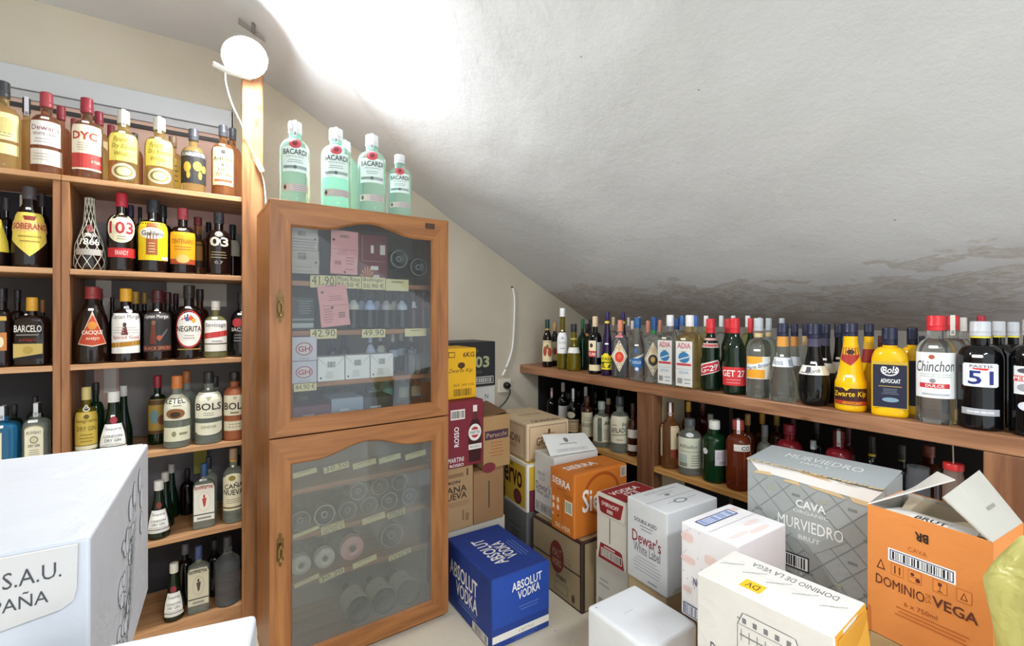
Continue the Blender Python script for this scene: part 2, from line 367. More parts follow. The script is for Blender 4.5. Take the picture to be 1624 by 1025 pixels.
    if band:
        b0, b1, bc = band; rb = [(z*H, rad_at(prof, z)*Rr+.0006) for z in (b0, (b0+b1)/2, b1)]
        q = MB(); q.lathe(rb, mat(bc, .4), 24, closed=False); q.build('neck_band', root, True)
    if sticker:
        zc = sticker if sticker is not True else .60
        a = .0125/(max(.02, Rr)) ; st = MB(); hh = .0042/H
        r = rad_at(prof, zc)*Rr
        def ss(u, v, o):
            z = (zc+(v-.5)*2*hh)*H; rr = rad_at(prof, z/H)*Rr
            if flat: return Vector(((u-.5)*.026-.004, -(rr*dr+o), z))
            t = (u-.5)*2*a-.12; return Vector((math.sin(t)*(rr+o), -math.cos(t)*(rr+o), z))
        prints(st, [('R', .08, 0, .92, 1, '#fbfbf9'), E(.1, .5, .1, .5, '#fbfbf9'), E(.9, .5, .1, .5, '#fbfbf9')], ss, 6, .0003); st.build('price_sticker', root)
    if strap:   # paper tax strip over the cap
        q = MB(); r = cr*Rr+.0012; z1 = c1*H+.001; z0 = (c0-.05)*H; x = .006; m = mat(strap, .5); t = .0008
        rn = max(r, rad_at(prof, c0-.05)*Rr+.001)
        q.box((-x, -rn-t, z0), (x, -rn, z1), m); q.box((-x, -rn-t, z1), (x, rn+t, z1+t), m); q.box((-x, rn, z0), (x, rn+t, z1), m)
        q.add([surf_p for surf_p in [(-x*.6, -rn-t-.0003, z0+.004), (x*.6, -rn-t-.0003, z0+.004), (x*.6, -rn-t-.0003, z0+.016), (-x*.6, -rn-t-.0003, z0+.016)]], [(0, 1, 2, 3)], mat('#9a9aa0', .6)); q.build('tax_strip', root)
    return root
def place_row(plane, val, zs, group, items, dflt=None):
    """items: dict(u, top, hw, ...) -> real position on the shelf plane"""
    for it in items:
        it = dict(it); u = it.pop('u'); top = it.pop('top'); hw = it.pop('hw'); q = it.pop('q', val); lab = it.pop('lab')
        p = on_y(u, top, q) if plane == 'y' else on_x(u, top, q)
        d = depth(p); a = (u-CX)/F; r = hw*d/(F*math.sqrt(1+a*a)); Hh = p.z-zs
        if zs == ZL and plane == 'x': Hh = min(Hh, .928-zs-.006)
        if plane == 'y' and zs < 1.8:
            i = LZ.index(zs); Hh = min(Hh, LZ[i+1]-TH-zs-.006)
            if p.x > -.36: p.x = min(max(p.x, -.332+r), .260-r)
            else: p.x = min(p.x, -.383-r)
        if plane == 'x' and zs == ZL: p.y = max(p.y, 1.632+r) if p.y > 1.575 else min(max(p.y, .343+r), 1.520-r)
        bottle(lab, it.pop('grp', group), (p.x, p.y, zs), Hh, r, **it)
# ================================================================== THE ROOM
YW, XW, XL, YB = 2.66, 2.63, -1.9, -1.1        # gable wall, knee wall, left and rear ends
def struct(name, mb, smooth=False):
    o = mb.build(name, None, smooth); o['kind'] = 'structure'; return o
ZF, XK, SL = 2.60, 0.173, 0.5455               # flat ceiling height, fold line, slope
def zc(x): return ZF-max(0, x-XK)*SL
mb = MB(); mb.box((XL-.1, YB-.1, -.08), (XW+.1, YW+.1, 0), P_FLOOR); struct('floor', mb)
mb = MB(); pts = [(XL-.1, 0), (XW+.1, 0), (XW+.1, zc(XW)), (XK, ZF), (XL-.1, ZF)]
mb.add([(x, YW, z) for x, z in pts]+[(x, YW+.1, z) for x, z in pts], [[0,1,2,3,4], [9,8,7,6,5]]+[[i, (i+1)%5, 5+(i+1)%5, 5+i] for i in range(5)], P_WALL); struct('wall_back', mb)
mb = MB(); mb.box((XL-.1, YB, 0), (XL, YW, ZF), P_WALL); struct('wall_left', mb)  # left wall out of view, added to cut world light from that side
mb = MB(); mb.box((XW, YB, 0), (XW+.1, YW, zc(XW)), P_KNEE); struct('wall_right', mb)
mb = MB(); mb.box((XL-.1, YB-.1, ZF), (XK-.12, YW, ZF+.08), P_SLOPE)
# sloping ceiling, folded softly into the flat one and slightly uneven
mb2 = MB(); nx, ny = 60, 60; vs = []; rnd = random.Random(3)
xs = [XK-.12+.24*i/8 for i in range(8)]+[XK+.12+(XW-XK-.12)*i/(nx-8) for i in range(nx-7)]
def soft(x):
    if x < XK-.12: return ZF
    if x < XK+.12: t = (x-XK+.12)/.24; return ZF-SL*.12*t*t
    return zc(x)
from mathutils import noise
for x in xs:
    for j in range(ny+1):
        y = YB+(YW-YB)*j/ny
        k = min(1, max(0, (x-XK-.1)/.3))*min(1, max(0, (XW-x)/.1))
        vs.append((x, y, soft(x)+k*.012*noise.noise(Vector((x*2.2, y*2.2, 0)))+k*.004*noise.noise(Vector((x*7, y*7, 3)))))
fs = [(i*(ny+1)+j, i*(ny+1)+j+1, (i+1)*(ny+1)+j+1, (i+1)*(ny+1)+j) for i in range(len(xs)-1) for j in range(ny)]
mb2.add(vs, fs, P_SLOPE); n0 = len(vs)
mb2.add([(XK-.12, YB, ZF+.1), (XW+.1, YB, zc(XW)+.1), (XW+.1, YW, zc(XW)+.1), (XK-.12, YW, ZF+.1)], [(0, 1, 2, 3)], P_SLOPE)
struct('ceiling', mb)
o = mb2.build('ceiling', None, True, 60); o['kind'] = 'structure'
# ------------------------------------------------------------------ wall board behind the left shelves: pale rail, dark strip, pink sheet
WB = empty('wall_board', (-.4, YW, 1.9), 'pale grey wall board with dark strip and pink sheeting above the left bottle shelves', 'wall board')
def part(name, parent, fn, smooth=False):
    q = MB(); fn(q); o = q.build(name, parent, smooth)
    o.matrix_parent_inverse = Matrix.Translation(-Vector(parent.location)) if parent.rotation_euler[2] == 0 else parent.matrix_basis.inverted()
    return o
part('rail', WB, lambda q: (q.bbox((-1.9, YW-.03, 2.225), (.20, YW, 2.315), mat('#c9ccce', .5)), q.box((-1.9, YW-.022, 2.19), (.19, YW, 2.222), mat('#bdbec0', .5))))
part('dark_strip', WB, lambda q: q.box((-1.9, YW-.02, 2.155), (.19, YW, 2.172), mat('#3a3634', .5)))
part('pink_sheet', WB, lambda q: q.box((-1.9, YW-.012, 1.52), (.19, YW, 2.19), mat('#d9b8a6', .7)))
part('side_trim', WB, lambda q: q.box((.192, YW-.03, 1.85), (.204, YW, 2.33), mat('#b8b4ae', .6)))
# ------------------------------------------------------------------ left shelving
YS, YSB = 2.30, 2.62
LZ = [.10, .444, .796, 1.150, 1.497, 1.832]; TH = .020
def shelf_unit(name, x0, x1, label, backs, post):
    r = empty(name, ((x0+x1)/2, YS+.16, 0), label, 'shelving unit', 'pine bottle shelving on the left')
    part('side_panel', r, lambda q: q.bbox((x0, YS, 0), (x0+.022, YSB, LZ[-1]-TH), W_PINEZ, .002))
    part('side_panel', r, lambda q: q.bbox((x1-.022, YS+.002, 0), (x1, YSB, LZ[-1]-TH), W_PINEZ, .002))
    for z in LZ[:-1]: part('shelf', r, lambda q: q.bbox((x0+.022, YS, z-TH), (x1-.022, YSB, z), W_PINEX, .002))
    part('shelf', r, lambda q: q.bbox((x0, YS-.002, LZ[-1]-TH), (x1, YSB, LZ[-1]), W_PINEX, .002))
    part('base_board', r, lambda q: q.bbox((x0+.022, YS, .0), (x1-.022, YS+.02, .08), W_PINEX, .002))
    for i_, (a, b, za, zb, c) in enumerate(backs): part('back_sheet', r, lambda q: q.box((a, YSB+.012-.003*i_, za), (b, YSB+.0145-.003*i_, zb), mat(c, .7)))  # the darkest sheets paint in the shade inside the shelf rows
    if post:
        part('post', r, lambda q: q.bbox((.2035, YS-.030, 0), (.2835, YS-.0025, 2.375), W_PINEZ, .004))
    return r
shelf_unit('shelving_unit', -.357, .285, 'pine shelving unit with a tall post at its right edge, full of bottles',
    [(-.335, .262, 0, .424, '#2e2c2e'), (-.335, .262, .446, .776, '#66666a'), (-.335, .262, .80, 1.13, '#86827f'), (-.306, -.226, .93, 1.13, '#d6b9ae'), (-.275, -.235, 1.0, 1.13, '#f0ece6'), (-.335, .262, 1.153, 1.477, '#7c7573'),
     (-.30, -.25, 1.30, 1.477, '#e6ddd0'), (-.06, .17, 1.37, 1.477, '#d6cdc2'), (-.335, .262, 1.50, 1.812, '#4a3a38'), (-.30, .26, 1.66, 1.812, '#deb6aa'), (-.30, .26, 1.50, 1.72, '#b3aeb0'), (.04, .09, .60, .776, '#8f8c40')], True)
shelf_unit('shelving_unit', -.94, -.358, 'pine shelving unit cut by the left edge of the photo, behind the big white carton',
    [(-.92, -.38, 0, 1.13, '#3a3a3d'), (-.92, -.38, 1.153, 1.477, '#4a4644'), (-.92, -.38, 1.50, 1.81, '#2a2730')], False)
# the clip-on lamp
LR = empty('clamp_lamp', tuple(LAMP), 'bright white clip-on spotlight at the top of the pine post', 'lamp')
qz = Vector((0, 0, 1)).rotation_difference(LAMPN).to_matrix().to_4x4(); LM = Matrix.Translation(LAMP) @ qz
def lamp_part(name, fn, sm=True):
    q = MB(); fn(q); o = q.build(name, LR, sm); o.matrix_parent_inverse = Matrix.Translation(-LAMP); return o
M_LED = emis('led_disc', (.97, .985, 1, 1), 400)
lamp_part('reflector', lambda q: q.lathe([(-.075, .018), (-.07, .026), (-.045, .045), (-.01, .074), (.010, .080), (.016, .082), (.0175, .080), (.016, .070), (.010, .06)], mat('#d9dadb', .35), 32, M=LM, closed=False))
lamp_part('led_disc', lambda q: q.lathe([(.022, .078), (.026, .06), (.029, .03), (.030, .002)], M_LED, 32, M=LM))
lamp_part('housing', lambda q: q.lathe([(-.13, .012), (-.125, .022), (-.075, .024)], mat('#cfd0d0', .4), 20, M=LM))
lamp_part('clamp', lambda q: (q.box((.236, YS-.044, 2.3765), (.256, YS+.014, 2.395), mat('#cfd0d0', .4)), q.tube([(.246, YS-.04, 2.39), (.225, 2.22, 2.385)], .007, mat('#cfd0d0', .4))), False)
bk = [on_y(u, v, 2.25) for u, v in ((378, 28), (418, 58), (421, 66), (378, 37))]
lamp_part('ceiling_hook', lambda q: (q.add([p for p in bk]+[p+Vector((0, .006, 0)) for p in bk], [(0, 1, 2, 3), (7, 6, 5, 4), (0, 4, 5, 1), (1, 5, 6, 2), (2, 6, 7, 3), (3, 7, 4, 0)], mat('#8c8882', .6)),
    q.tube([on_y(402, 52, 2.245), on_y(402, 34, 2.245)], .008, mat('#7c7872', .6))), False)
lamp_part('handle', lambda q: q.tube([on_y(u, v, 2.12) for u, v in ((338, 101), (347, 106), (365, 115), (385, 121), (398, 124))], .0095, mat('#d9dad8', .4)))
# its cord with an inline switch
cd = empty('lamp_cord', tuple(on_y(358, 115, 2.2)), 'white lamp cord hanging across the post to its small inline switch', 'cord')
pc = [on_y(*p, 2.24) for p in ((357, 112), (359, 135), (368, 165), (381, 193))]+[on_y(*p, 2.258) for p in ((390, 215), (399, 238), (408, 256), (415, 275))]+[on_y(*p, 2.262) for p in ((420, 300), (422, 330), (423, 370))]
def smooth_pts(p, n=6):
    out = []
    for i in range(len(p)-1):
        a, b, c, d = p[max(0, i-1)], p[i], p[i+1], p[min(len(p)-1, i+2)]
        for k in range(n):
            t = k/n; out.append(.5*((2*b)+(c-a)*t+(2*a-5*b+4*c-d)*t*t+(3*b-a-3*c+d)*t**3))
    return out+[p[-1]]
part('cable', cd, lambda q: q.tube(smooth_pts(pc), .0027, mat('#e6e2da', .5)), True)
sw = on_y(411, 263, 2.256)
part('switch', cd, lambda q: q.bbox((-.010, -.009, -.028), (.010, .009, .028), mat('#efece6', .4), .004, 2, Matrix.Translation(sw) @ Matrix.Rotation(-.45, 4, 'Y')))
# ------------------------------------------------------------------ wall cable and socket
wc = empty('wall_cable', tuple(on_y(813, 457, YW)), 'white cable running down the cream wall from a small hole to the socket', 'cable')
part('cable', wc, lambda q: q.tube(smooth_pts([on_y(*p, YW-.008) for p in ((813, 457), (816, 475), (815, 520), (812, 555), (803, 583), (797, 596))]), .0065, mat('#efeee8', .5)), True)
part('hole', wc, lambda q: q.lathe([(0, .009), (.002, .009)], mat('#6b5036', .8), 12, M=Matrix.Translation(on_y(812, 456, YW)) @ Matrix.Rotation(math.pi/2, 4, 'X')))
so = on_y(799, 612, YW)
sk = empty('wall_socket', tuple(so), 'cream wall socket with a black plug and lead in it', 'socket')
part('face_plate', sk, lambda q: q.bbox((so.x-.05, YW-.012, so.z-.045), (so.x+.05, YW, so.z+.045), mat('#e4dccb', .4), .004))
part('plug', sk, lambda q: q.lathe([(0, .022), (.02, .024), (.035, .018), (.042, .012)], mat('#151516', .4), 16, M=Matrix.Translation((so.x+.008, YW-.012, so.z+.004)) @ Matrix.Rotation(math.pi/2, 4, 'X')), True)
part('lead', sk, lambda q: q.tube(smooth_pts([Vector((so.x+.008, YW-.045, so.z)), Vector((so.x+.01, YW-.06, so.z-.04)), Vector((so.x-.02, YW-.05, so.z-.10)), Vector((so.x-.09, YW-.04, so.z-.17)), Vector((so.x-.10, YW-.035, so.z-.30))]), .0045, mat('#151516', .4)), True)
# ------------------------------------------------------------------ right shelving
XS, ZB, ZL = 1.93, .985, .57
rs = empty('shelving_unit', (2.2, 1.3, 0), 'long brown stained bottle shelving under the sloping ceiling', 'shelving unit')
part('top_board', rs, lambda q: q.bbox((XS, -.35, ZB-.055), (XW, YW, ZB), W_DARKY, .004))
part('lower_board', rs, lambda q: q.bbox((XS, 1.63, ZL-.025), (XW, YW, ZL), W_PINEY, .002))
part('lower_board', rs, lambda q: q.bbox((XS, .34, ZL-.025), (XW, 1.52, ZL), W_PINEY, .002))
for (a, b) in ((1.524, 1.628), (.18, .338), (-.35, -.25)):
    part('post', rs, lambda q: q.bbox((XS+.002, a, 0), (XS+.075, b, ZB-.056), W_DARKZ, .004))
part('back_panel', rs, lambda q: q.box((XW-.012, .2, 0), (XW-.004, 1.5, ZB-.057), mat('#1d1a19', .8)))  # near-black sheet in place of the shade under the board
part('end_shade_panel', rs, lambda q: q.box((2.09, YW-.012, 0), (XW-.014, YW-.002, ZB-.057), mat('#1d1a19', .8)))  # dark sheet added over the gable wall to paint it shaded
part('back_panel', rs, lambda q: q.box((XW-.012, 1.64, 0), (XW-.004, YW-.02, ZB-.057), mat('#1d1a19', .8)))  # shade-dark sheet again, for the bay left of the post
part('divider', rs, lambda q: (q.box((XS+.076, 1.53, 0), (2.2, 1.56, ZB-.056), mat('#cdbf9f', .7)), q.box((2.2005, 1.53, 0), (XW, 1.56, ZB-.056), mat('#1d1a19', .8))))  # far part near-black: the bay's deep shade put into its colour
part('divider', rs, lambda q: q.box((XS+.076, 1.60, 0), (XW, 1.625, ZB-.056), mat('#57412f', .7)))
# ================================================================== THE CABINET
CY, CX0, CX1, CZ0, CZ1, CYB = 1.85, .25, .954, .022, 1.745, 2.20
cab = empty('display_cabinet', ((CX0+CX1)/2, 2.0, 0), 'tall honey oak display cabinet with two arched glass doors', 'cabinet')
M_IN = mat('#6b5a4a', .6); M_INB = mat('#8c8078', .7)
part('side_panel', cab, lambda q: q.bbox((CX0, CY+.022, CZ0), (CX0+.02, CYB, CZ1-.02), W_OAKZ, .002))
part('side_panel', cab, lambda q: q.bbox((CX1-.02, CY+.022, CZ0), (CX1, CYB, CZ1-.02), W_OAKZ, .002))
part('top_panel', cab, lambda q: q.bbox((CX0, CY+.003, CZ1-.02), (CX1, CYB, CZ1), W_OAKX, .003))
part('bottom_panel', cab, lambda q: q.bbox((CX0+.02, CY+.022, CZ0), (CX1-.02, CYB, CZ0+.05), W_OAKX, .002))
part('back_panel', cab, lambda q: q.box((CX0+.02, CYB-.012, CZ0+.05), (CX1-.02, CYB-.002, CZ1-.02), M_INB))
part('plinth', cab, lambda q: q.bbox((CX0+.01, CY+.03, 0), (CX1-.01, CYB-.01, CZ0), mat('#6d4424', .6), .002))
CS = {'a': 1.462, 'b': 1.27, 'c': 1.070, 'm': .925, 'd': .665, 'e': .490, 'f': .312, 'g': .075}
for k in 'abcmdef':
    t = .02 if k in 'mbacf' else .02
    part('shelf', cab, lambda q: q.bbox((CX0+.021, 1.935 if k != 'm' else 1.895, CS[k]-t), (CX1-.021, CYB-.013, CS[k]), W_OAKX, .002))
def arch_open(x0, x1, zb, zs, zp, a, b):
    """opening outline: straight sides and bottom, arch between a and b with flat shoulders"""
    pts = [(x0, zb), (x1, zb), (x1, zs)]
    n = 22
    for i in range(n+1):
        x = b+(a-b)*i/n; t = (x-a)/(b-a); pts.append((x, zs+(zp-zs)*(1-math.cos(2*math.pi*t))/2))
    pts.append((x0, zs)); return pts
def frame_mesh(q, X0, X1, Z0, Z1, op, y0, y1, mats):
    """door frame with the shaped opening; outer boundary points matched to the opening's"""
    cx, cz = (X0+X1)/2, (Z0+Z1)/2; out = []
    n = len(op)
    for i, (x, z) in enumerate(op):
        if i == 0: out.append((X0, Z0))
        elif i == 1: out.append((X1, Z0))
        elif i == 2: out.append((X1, Z1))
        elif i == n-1: out.append((X0, Z1))
        else: out.append((x, Z1))
    lip = .007
    ins = []
    for i, (x, z) in enumerate(op):
        dx = -lip if x < cx else lip; ins.append((x+(dx if i in (0, 1, 2, n-1) else 0), z+(-lip if i < 2 else lip)))
    F0 = [(x, y0, z) for x, z in out]; F1 = [(x, y0, z) for x, z in ins]; F2 = [(x, y0+.009, z) for x, z in op]; F3 = [(x, y1, z) for x, z in op]; F4 = [(x, y1, z) for x, z in out]
    vs = F0+F1+F2+F3+F4
    for i in range(n):
        j = (i+1) % n; m = mats[1] if i in (1, n-1) else mats[0]
        for a in range(4): 
            q.add([vs[a*n+i], vs[a*n+j], vs[(a+1)*n+j], vs[(a+1)*n+i]], [(0, 1, 2, 3)], m)
        q.add([vs[4*n+i], vs[4*n+j], vs[j], vs[i]], [(0, 1, 2, 3)], m)
G_UP = glass_thin('clear_door_pane', (.93, .95, .95, 1), '#9aa0a0', .025)
G_LO = glass_thin('dusty_door_pane', (.93, .95, .95, 1), '#a9aca6', .20)
BRASS = mat('#6a5434', .35, .9)
def handle(q, x, z):
    y = CY
    for s in (1, -1):
        q.add([Vector((x+dx, y-.003, z+dz)) for dx, dz in ((0, s*.062), (.006, s*.054), (.004, s*.046), (.013, s*.036), (.008, s*.02), (.010, 0), (-.010, 0), (-.008, s*.02), (-.013, s*.036), (-.004, s*.046), (-.006, s*.054))], [list(range(11))], BRASS)
    q.bbox((x-.011, y-.004, z-.03), (x+.011, y-.001, z+.03), BRASS, .0012)
    q.tube([(x, y-.004, z+.018), (x, y-.016, z+.018)], .005, BRASS)
    q.tube([(x, y-.016, z+.018), (x-.007, y-.018, z+.002), (x-.006, y-.018, z-.018), (x, y-.017, z-.028), (x+.006, y-.018, z-.018), (x+.007, y-.018, z+.002), (x, y-.016, z+.018)], .0022, mat('#b59a60', .3, .9))
    q.lathe([(-.006, .001), (-.003, .005), (.003, .005), (.006, .001)], mat('#b59a60', .3, .9), 12, M=Matrix.Translation((x, y-.017, z-.032)))
for (z0, z1, zb, zs, zp, a, b, gm, hz, lab) in ((.893, 1.742, .955, 1.652, 1.692, .42, .80, G_UP, 1.362, 'upper door'), (.025, .887, .100, .787, .829, .40, .80, G_LO, .492, 'lower door')):
    op = arch_open(.325, .876, zb, zs, zp, a, b)
    d = MB(); frame_mesh(d, CX0, CX1, z0, z1, op, CY, CY+.021, (W_OAKX, W_OAKZ))
    dobj = d.build('door', cab); dobj.matrix_parent_inverse = Matrix.Translation(-Vector(cab.location))
    g = MB(); g.box((.318, CY+.010, zb-.006), (.883, CY+.014, zp+.006), gm); g.build('glass_pane', dobj)
    h = MB(); handle(h, .284, hz); h.build('handle', dobj)
    if z0 > .5:
        h = MB(); h.box((.845, CY-.004, 1.700), (.887, CY, 1.722), mat('#4a3426', .6)); h.build('corner_plate', dobj)
# ================================================================== CARTONS
CARD = {}
def card(col, rough=.62, var=.06, bump=.10):
    if col in CARD: return CARD[col]
    m = D.materials.new('card_'+col.strip('#')); N, Lk = nodes(m); b = N['Principled BSDF']; b.inputs['Roughness'].default_value = rough
    tc = N.new('ShaderNodeTexCoord'); n = N.new('ShaderNodeTexNoise'); n.inputs['Scale'].default_value = 9; n.inputs['Detail'].default_value = 5
    Lk.new(tc.outputs['Object'], n.inputs['Vector']); c = lin(col)
    r = ramp(N, [(.3, tuple(x*(1-var) for x in c[:3])+(1,)), (.65, c)]); Lk.new(n.outputs['Fac'], r.inputs[0]); Lk.new(r.outputs[0], b.inputs['Base Color'])
    n2 = N.new('ShaderNodeTexNoise'); n2.inputs['Scale'].default_value = 14; n2.inputs['Detail'].default_value = 3; n2.inputs['Distortion'].default_value = 1.2
    Lk.new(tc.outputs['Object'], n2.inputs['Vector'])
    bp = N.new('ShaderNodeBump'); bp.inputs['Strength'].default_value = bump; bp.inputs['Distance'].default_value = .02
    Lk.new(n2.outputs['Fac'], bp.inputs['Height']); Lk.new(bp.outputs[0], b.inputs['Normal']); CARD[col] = m; return m
KRAFT = '#a8845c'
def faces(w, l, h):
    return {'A': lambda u, v, o: Vector((-o, l*(1-u), h*v)), 'F': lambda u, v, o: Vector((w*u, -o, h*v)),
            'T': lambda u, v, o: Vector((w*u, l*v, h+o)), 'Tr': lambda u, v, o: Vector((w*(1-v), l*u, h+o)),
            'Tx': lambda u, v, o: Vector((w*v, l*(1-u), h+o)), 'Td': lambda u, v, o: Vector((w*(1-u), l*(1-v), h+o))}
def carton(label, x, y, z0, h, th, wd, l, col, prints_=(), group=None, bev=.005, extra=None, open_top=False, kraft=None, sides=None):
    r = empty('carton', (x, y, z0), label, 'box', group, math.radians(th))
    q = MB(); m = card(col)
    if not open_top: q.bbox((0, 0, .0004), (wd, l, h), m, bev, 3)
    else:
        t = .004; k = card(kraft or '#d9d6d0')
        for (a, b) in (((0, 0, .0004), (wd, t, h)), ((0, l-t, .0004), (wd, l, h)), ((0, t, .0004), (t, l-t, h)), ((wd-t, t, .0004), (wd, l-t, h)), ((t, t, .0004), (wd-t, l-t, .005))): q.box(a, b, m)
        q.box((t, t, .005), (wd-t, t+.0006, h-.001), k); q.box((t, t, .005), (t+.0006, l-t, h-.001), k); q.box((wd-t-.0006, t, .005), (wd-t, l-t, h-.001), k); q.box((t, l-t-.0006, .005), (wd-t, l-t, h-.001), k)
    fc = faces(wd, l, h)
    for side, el in prints_:
        prints(q, el, fc[side], 2, .00012)
    q.build('box_body', r)
    if extra: extra(r, wd, l, h)
    return r
def plate(r, name, pts, m, t=.003, el=None, uvmap=None):
    """thin sheet (flap) from four corner points in the carton's space, with a little thickness"""
    p = [Vector(a) for a in pts]; n = (p[1]-p[0]).cross(p[3]-p[0]).normalized()*t
    q = MB(); nu, nv = 8, 8; vs = []; fs = []
    def s(u, v, o):
        a = p[0].lerp(p[1], u).lerp(p[3].lerp(p[2], u), v); return a+n*(0.0+o/t)+n.normalized()*(.004*math.sin(math.pi*u)*math.sin(math.pi*v))
    for side in (0, 1):
        b = len(vs)
        for i in range(nu+1):
            for j in range(nv+1): vs.append(s(i/nu, j/nv, -t if side else 0))
        for i in range(nu):
            for j in range(nv):
                f = [b+i*(nv+1)+j, b+(i+1)*(nv+1)+j, b+(i+1)*(nv+1)+j+1, b+i*(nv+1)+j+1]; fs.append(f if not side else f[::-1])
    M_ = (nu+1)*(nv+1); ed = [i*(nv+1) for i in range(nu+1)]+[nu*(nv+1)+j for j in range(1, nv+1)]+[i*(nv+1)+nv for i in range(nu-1, -1, -1)]+[j for j in range(nv-1, 0, -1)]
    for a, b in zip(ed, ed[1:]+ed[:1]): fs.append([a, b, b+M_, a+M_])
    q.add(vs, fs, m)
    if el: prints(q, el, lambda u, v, o: s(u, v, o), 6, .00015)
    return q.build(name, r)
RD, NAVY = '#8e2226', '#1c2e6e'
g2 = 'cartons stacked on the floor'
# --- blue vodka carton
def absx(r, w, l, h):
    m = card('#1e48a6')
    plate(r, 'flap', [(.004, -.001, h*.30), (w-.004, -.001, h*.30), (w-.002, .0, h-.004), (.002, .0, h-.004)], m, .003,
          [T(.32, .66, .86, .84, 'ABSOLUT', WHITE, .035, 0, .05), T(.42, .46, .82, .64, 'VODKA', WHITE, .035, 0, .05), L(.4, .2, .85, .3, 2, '#5f7cc0')])
carton('blue carton with big white lettering lying on the pale floor beside the glass cabinet', .995, 1.56, 0, .285, -2, .285, .42, '#183a8c',
  [('A', [T(.10, .52, .72, .76, 'ABSOLUT', WHITE, .035), T(.25, .28, .72, .50, 'VODKA', WHITE, .035), L(.3, .18, .72, .26, 2, '#6f86c0'), R(.62, .03, .93, .15, WHITE), B(.64, .04, .91, .14), T(.78, .84, .9, .96, '1', '#17347e')]),
   ('F', [R(0.01, .10, .99, .20, '#e9e6dc'), T(.45, .125, .72, .165, '6 BOTTLES', '#9a968c'), L(.3, .03, .8, .09, 2, '#4f6ab0')]),
   ('Tr', [T(.2, .52, .76, .74, 'ABSOLUT', WHITE, .035), T(.25, .30, .62, .50, 'VODKA', WHITE, .035), L(.2, .12, .62, .26, 3, '#5f7cc0'), R(0.01, .0, .99, .004, '#122a66')])], g2, .008, absx)
# --- brown striped carton with a dark red round emblem
ST = '#3a2620'
rays = [G([(.52, .58), (.52+.30*math.cos(a), .58+.36*math.sin(a)), (.52+.30*math.cos(a+.025), .58+.36*math.sin(a+.025))], '#8a765c') for a in [i*.2 for i in range(32)]]
carton('brown carton with dark taped edges and a dark red round emblem, under the orange carton', 1.452, 1.531, 0, .316, -1, .35, .365, '#a3906f',
  [('A', rays+[R(.965, 0, .998, 1, ST), R(0, .965, 1, .998, ST), R(0, .50, 1, .52, ST), R(0, 0, 1, .02, ST), E(.52, .58, .14, .24, '#6e2b26'), T(.43, .58, .61, .70, 'MALT', '#a58a6a', .02), T(.43, .44, .61, .55, 'WORKS', '#a58a6a', .02), T(.5, .27, .72, .33, 'WHISKY', ST, .02), R(.48, .08, .74, .22, '#8d7c60'), R(.5, .1, .72, .2, '#a3906f'), E(.84, .12, .03, .06, '#5d3a30')]),
   ('F', [R(0, 0, .05, 1, ST), R(0, .965, 1, .998, ST), R(0, 0, 1, .015, ST), E(.42, .72, .12, .14, '#6e2b26')]),
   ('T', [R(0, 0, 1, .03, ST), R(0, 0, .03, 1, ST)])], g2)
# --- orange tequila carton
def siex(r, w, l, h):
    plate(r, 'flap', [(-.004, l-.004, h*.66), (-.006, .012, h*.66), (-.002, .002, h-.002), (-.002, l-.002, h-.002)], card('#cf7628'), .003,
          [T(.1, .3, .92, .62, 'SIERRA', WHITE, .03, 0, -.06), L(.3, .1, .8, .18, 1, '#a3561a')])
carton('orange carton with big white lettering standing on the brown striped carton', 1.437, 1.565, .317, .292, -2, .338, .172, '#d07624',
  [('A', [R(.5, .02, .52, .62, '#a3561a'), E(.12, .50, .055, .045, '#f3d8b8'), E(.32, .50, .055, .045, '#f3d8b8'), E(.12, .38, .055, .045, '#f3d8b8'), E(.32, .38, .055, .045, '#f3d8b8'), E(.1, .25, .03, .025, '#f3d8b8'), E(.32, .25, .03, .025, '#7a3a14'), R(.62, .36, .92, .56, '#f1ead8'), B(.65, .38, .89, .54, '#5c7a5c'), T(.2, .07, .85, .14, 'SILVER', '#e8cfae', .02), L(.58, .58, .92, .63, 3, '#a3561a')]),
   ('F', [E(.5, .62, .34, .34, '#a9521a'), E(.5, .62, .29, .29, '#d07624'), T(.14, .38, .80, .74, 'Sierra', WHITE, .03), R(.86, .80, .97, .97, '#e9e2cf'), B(.87, .81, .96, .96)]),
   ('T', [T(.06, .40, .62, .68, 'SIERRA', WHITE, .02), R(.1, .15, .9, .155, '#b0621c'), T(.3, .2, .62, .3, 'TEQUILA', '#7a3a14', .01)])], g2, .010, siex)
# --- white carton with lifted flap behind it
def dwx(r, w, l, h):
    plate(r, 'flap', [(.0, .03, h+.004), (w-.01, -.005, h+.006), (w-.02, .085, h+.075), (.01, .12, h+.09)], card('#e4e4e0'), .003,
          [E(.46, .66, .05, .12, '#7c7c7c'), T(.28, .42, .66, .50, 'JOHN DEWAR & SONS', '#55555a'), R(.16, .12, .84, .24, '#8a8a8c'), R(.165, .13, .835, .23, '#e4e4e0'), T(.2, .15, .8, .21, 'BLENDED SCOTCH WHISKY', '#6a6a6e')])
carton('white whisky carton with a lifted top flap, squeezed in behind the orange carton', 1.484, 1.760, .317, .312, -4, .28, .172, '#deddd8',
  [('A', [T(.15, .64, .55, .69, 'DOUBLE AGED', '#55555a'), L(.2, .56, .6, .61, 2, '#9a9a9c'), T(.08, .40, .80, .52, "Dewar's", '#5a3038'), T(.1, .32, .75, .40, 'White Label', '#66646a'), R(.08, .05, .86, .19, '#222226'), R(.10, .06, .84, .18, '#e8e8e4'), B(.12, .07, .82, .17)])], g2, .004, dwx)
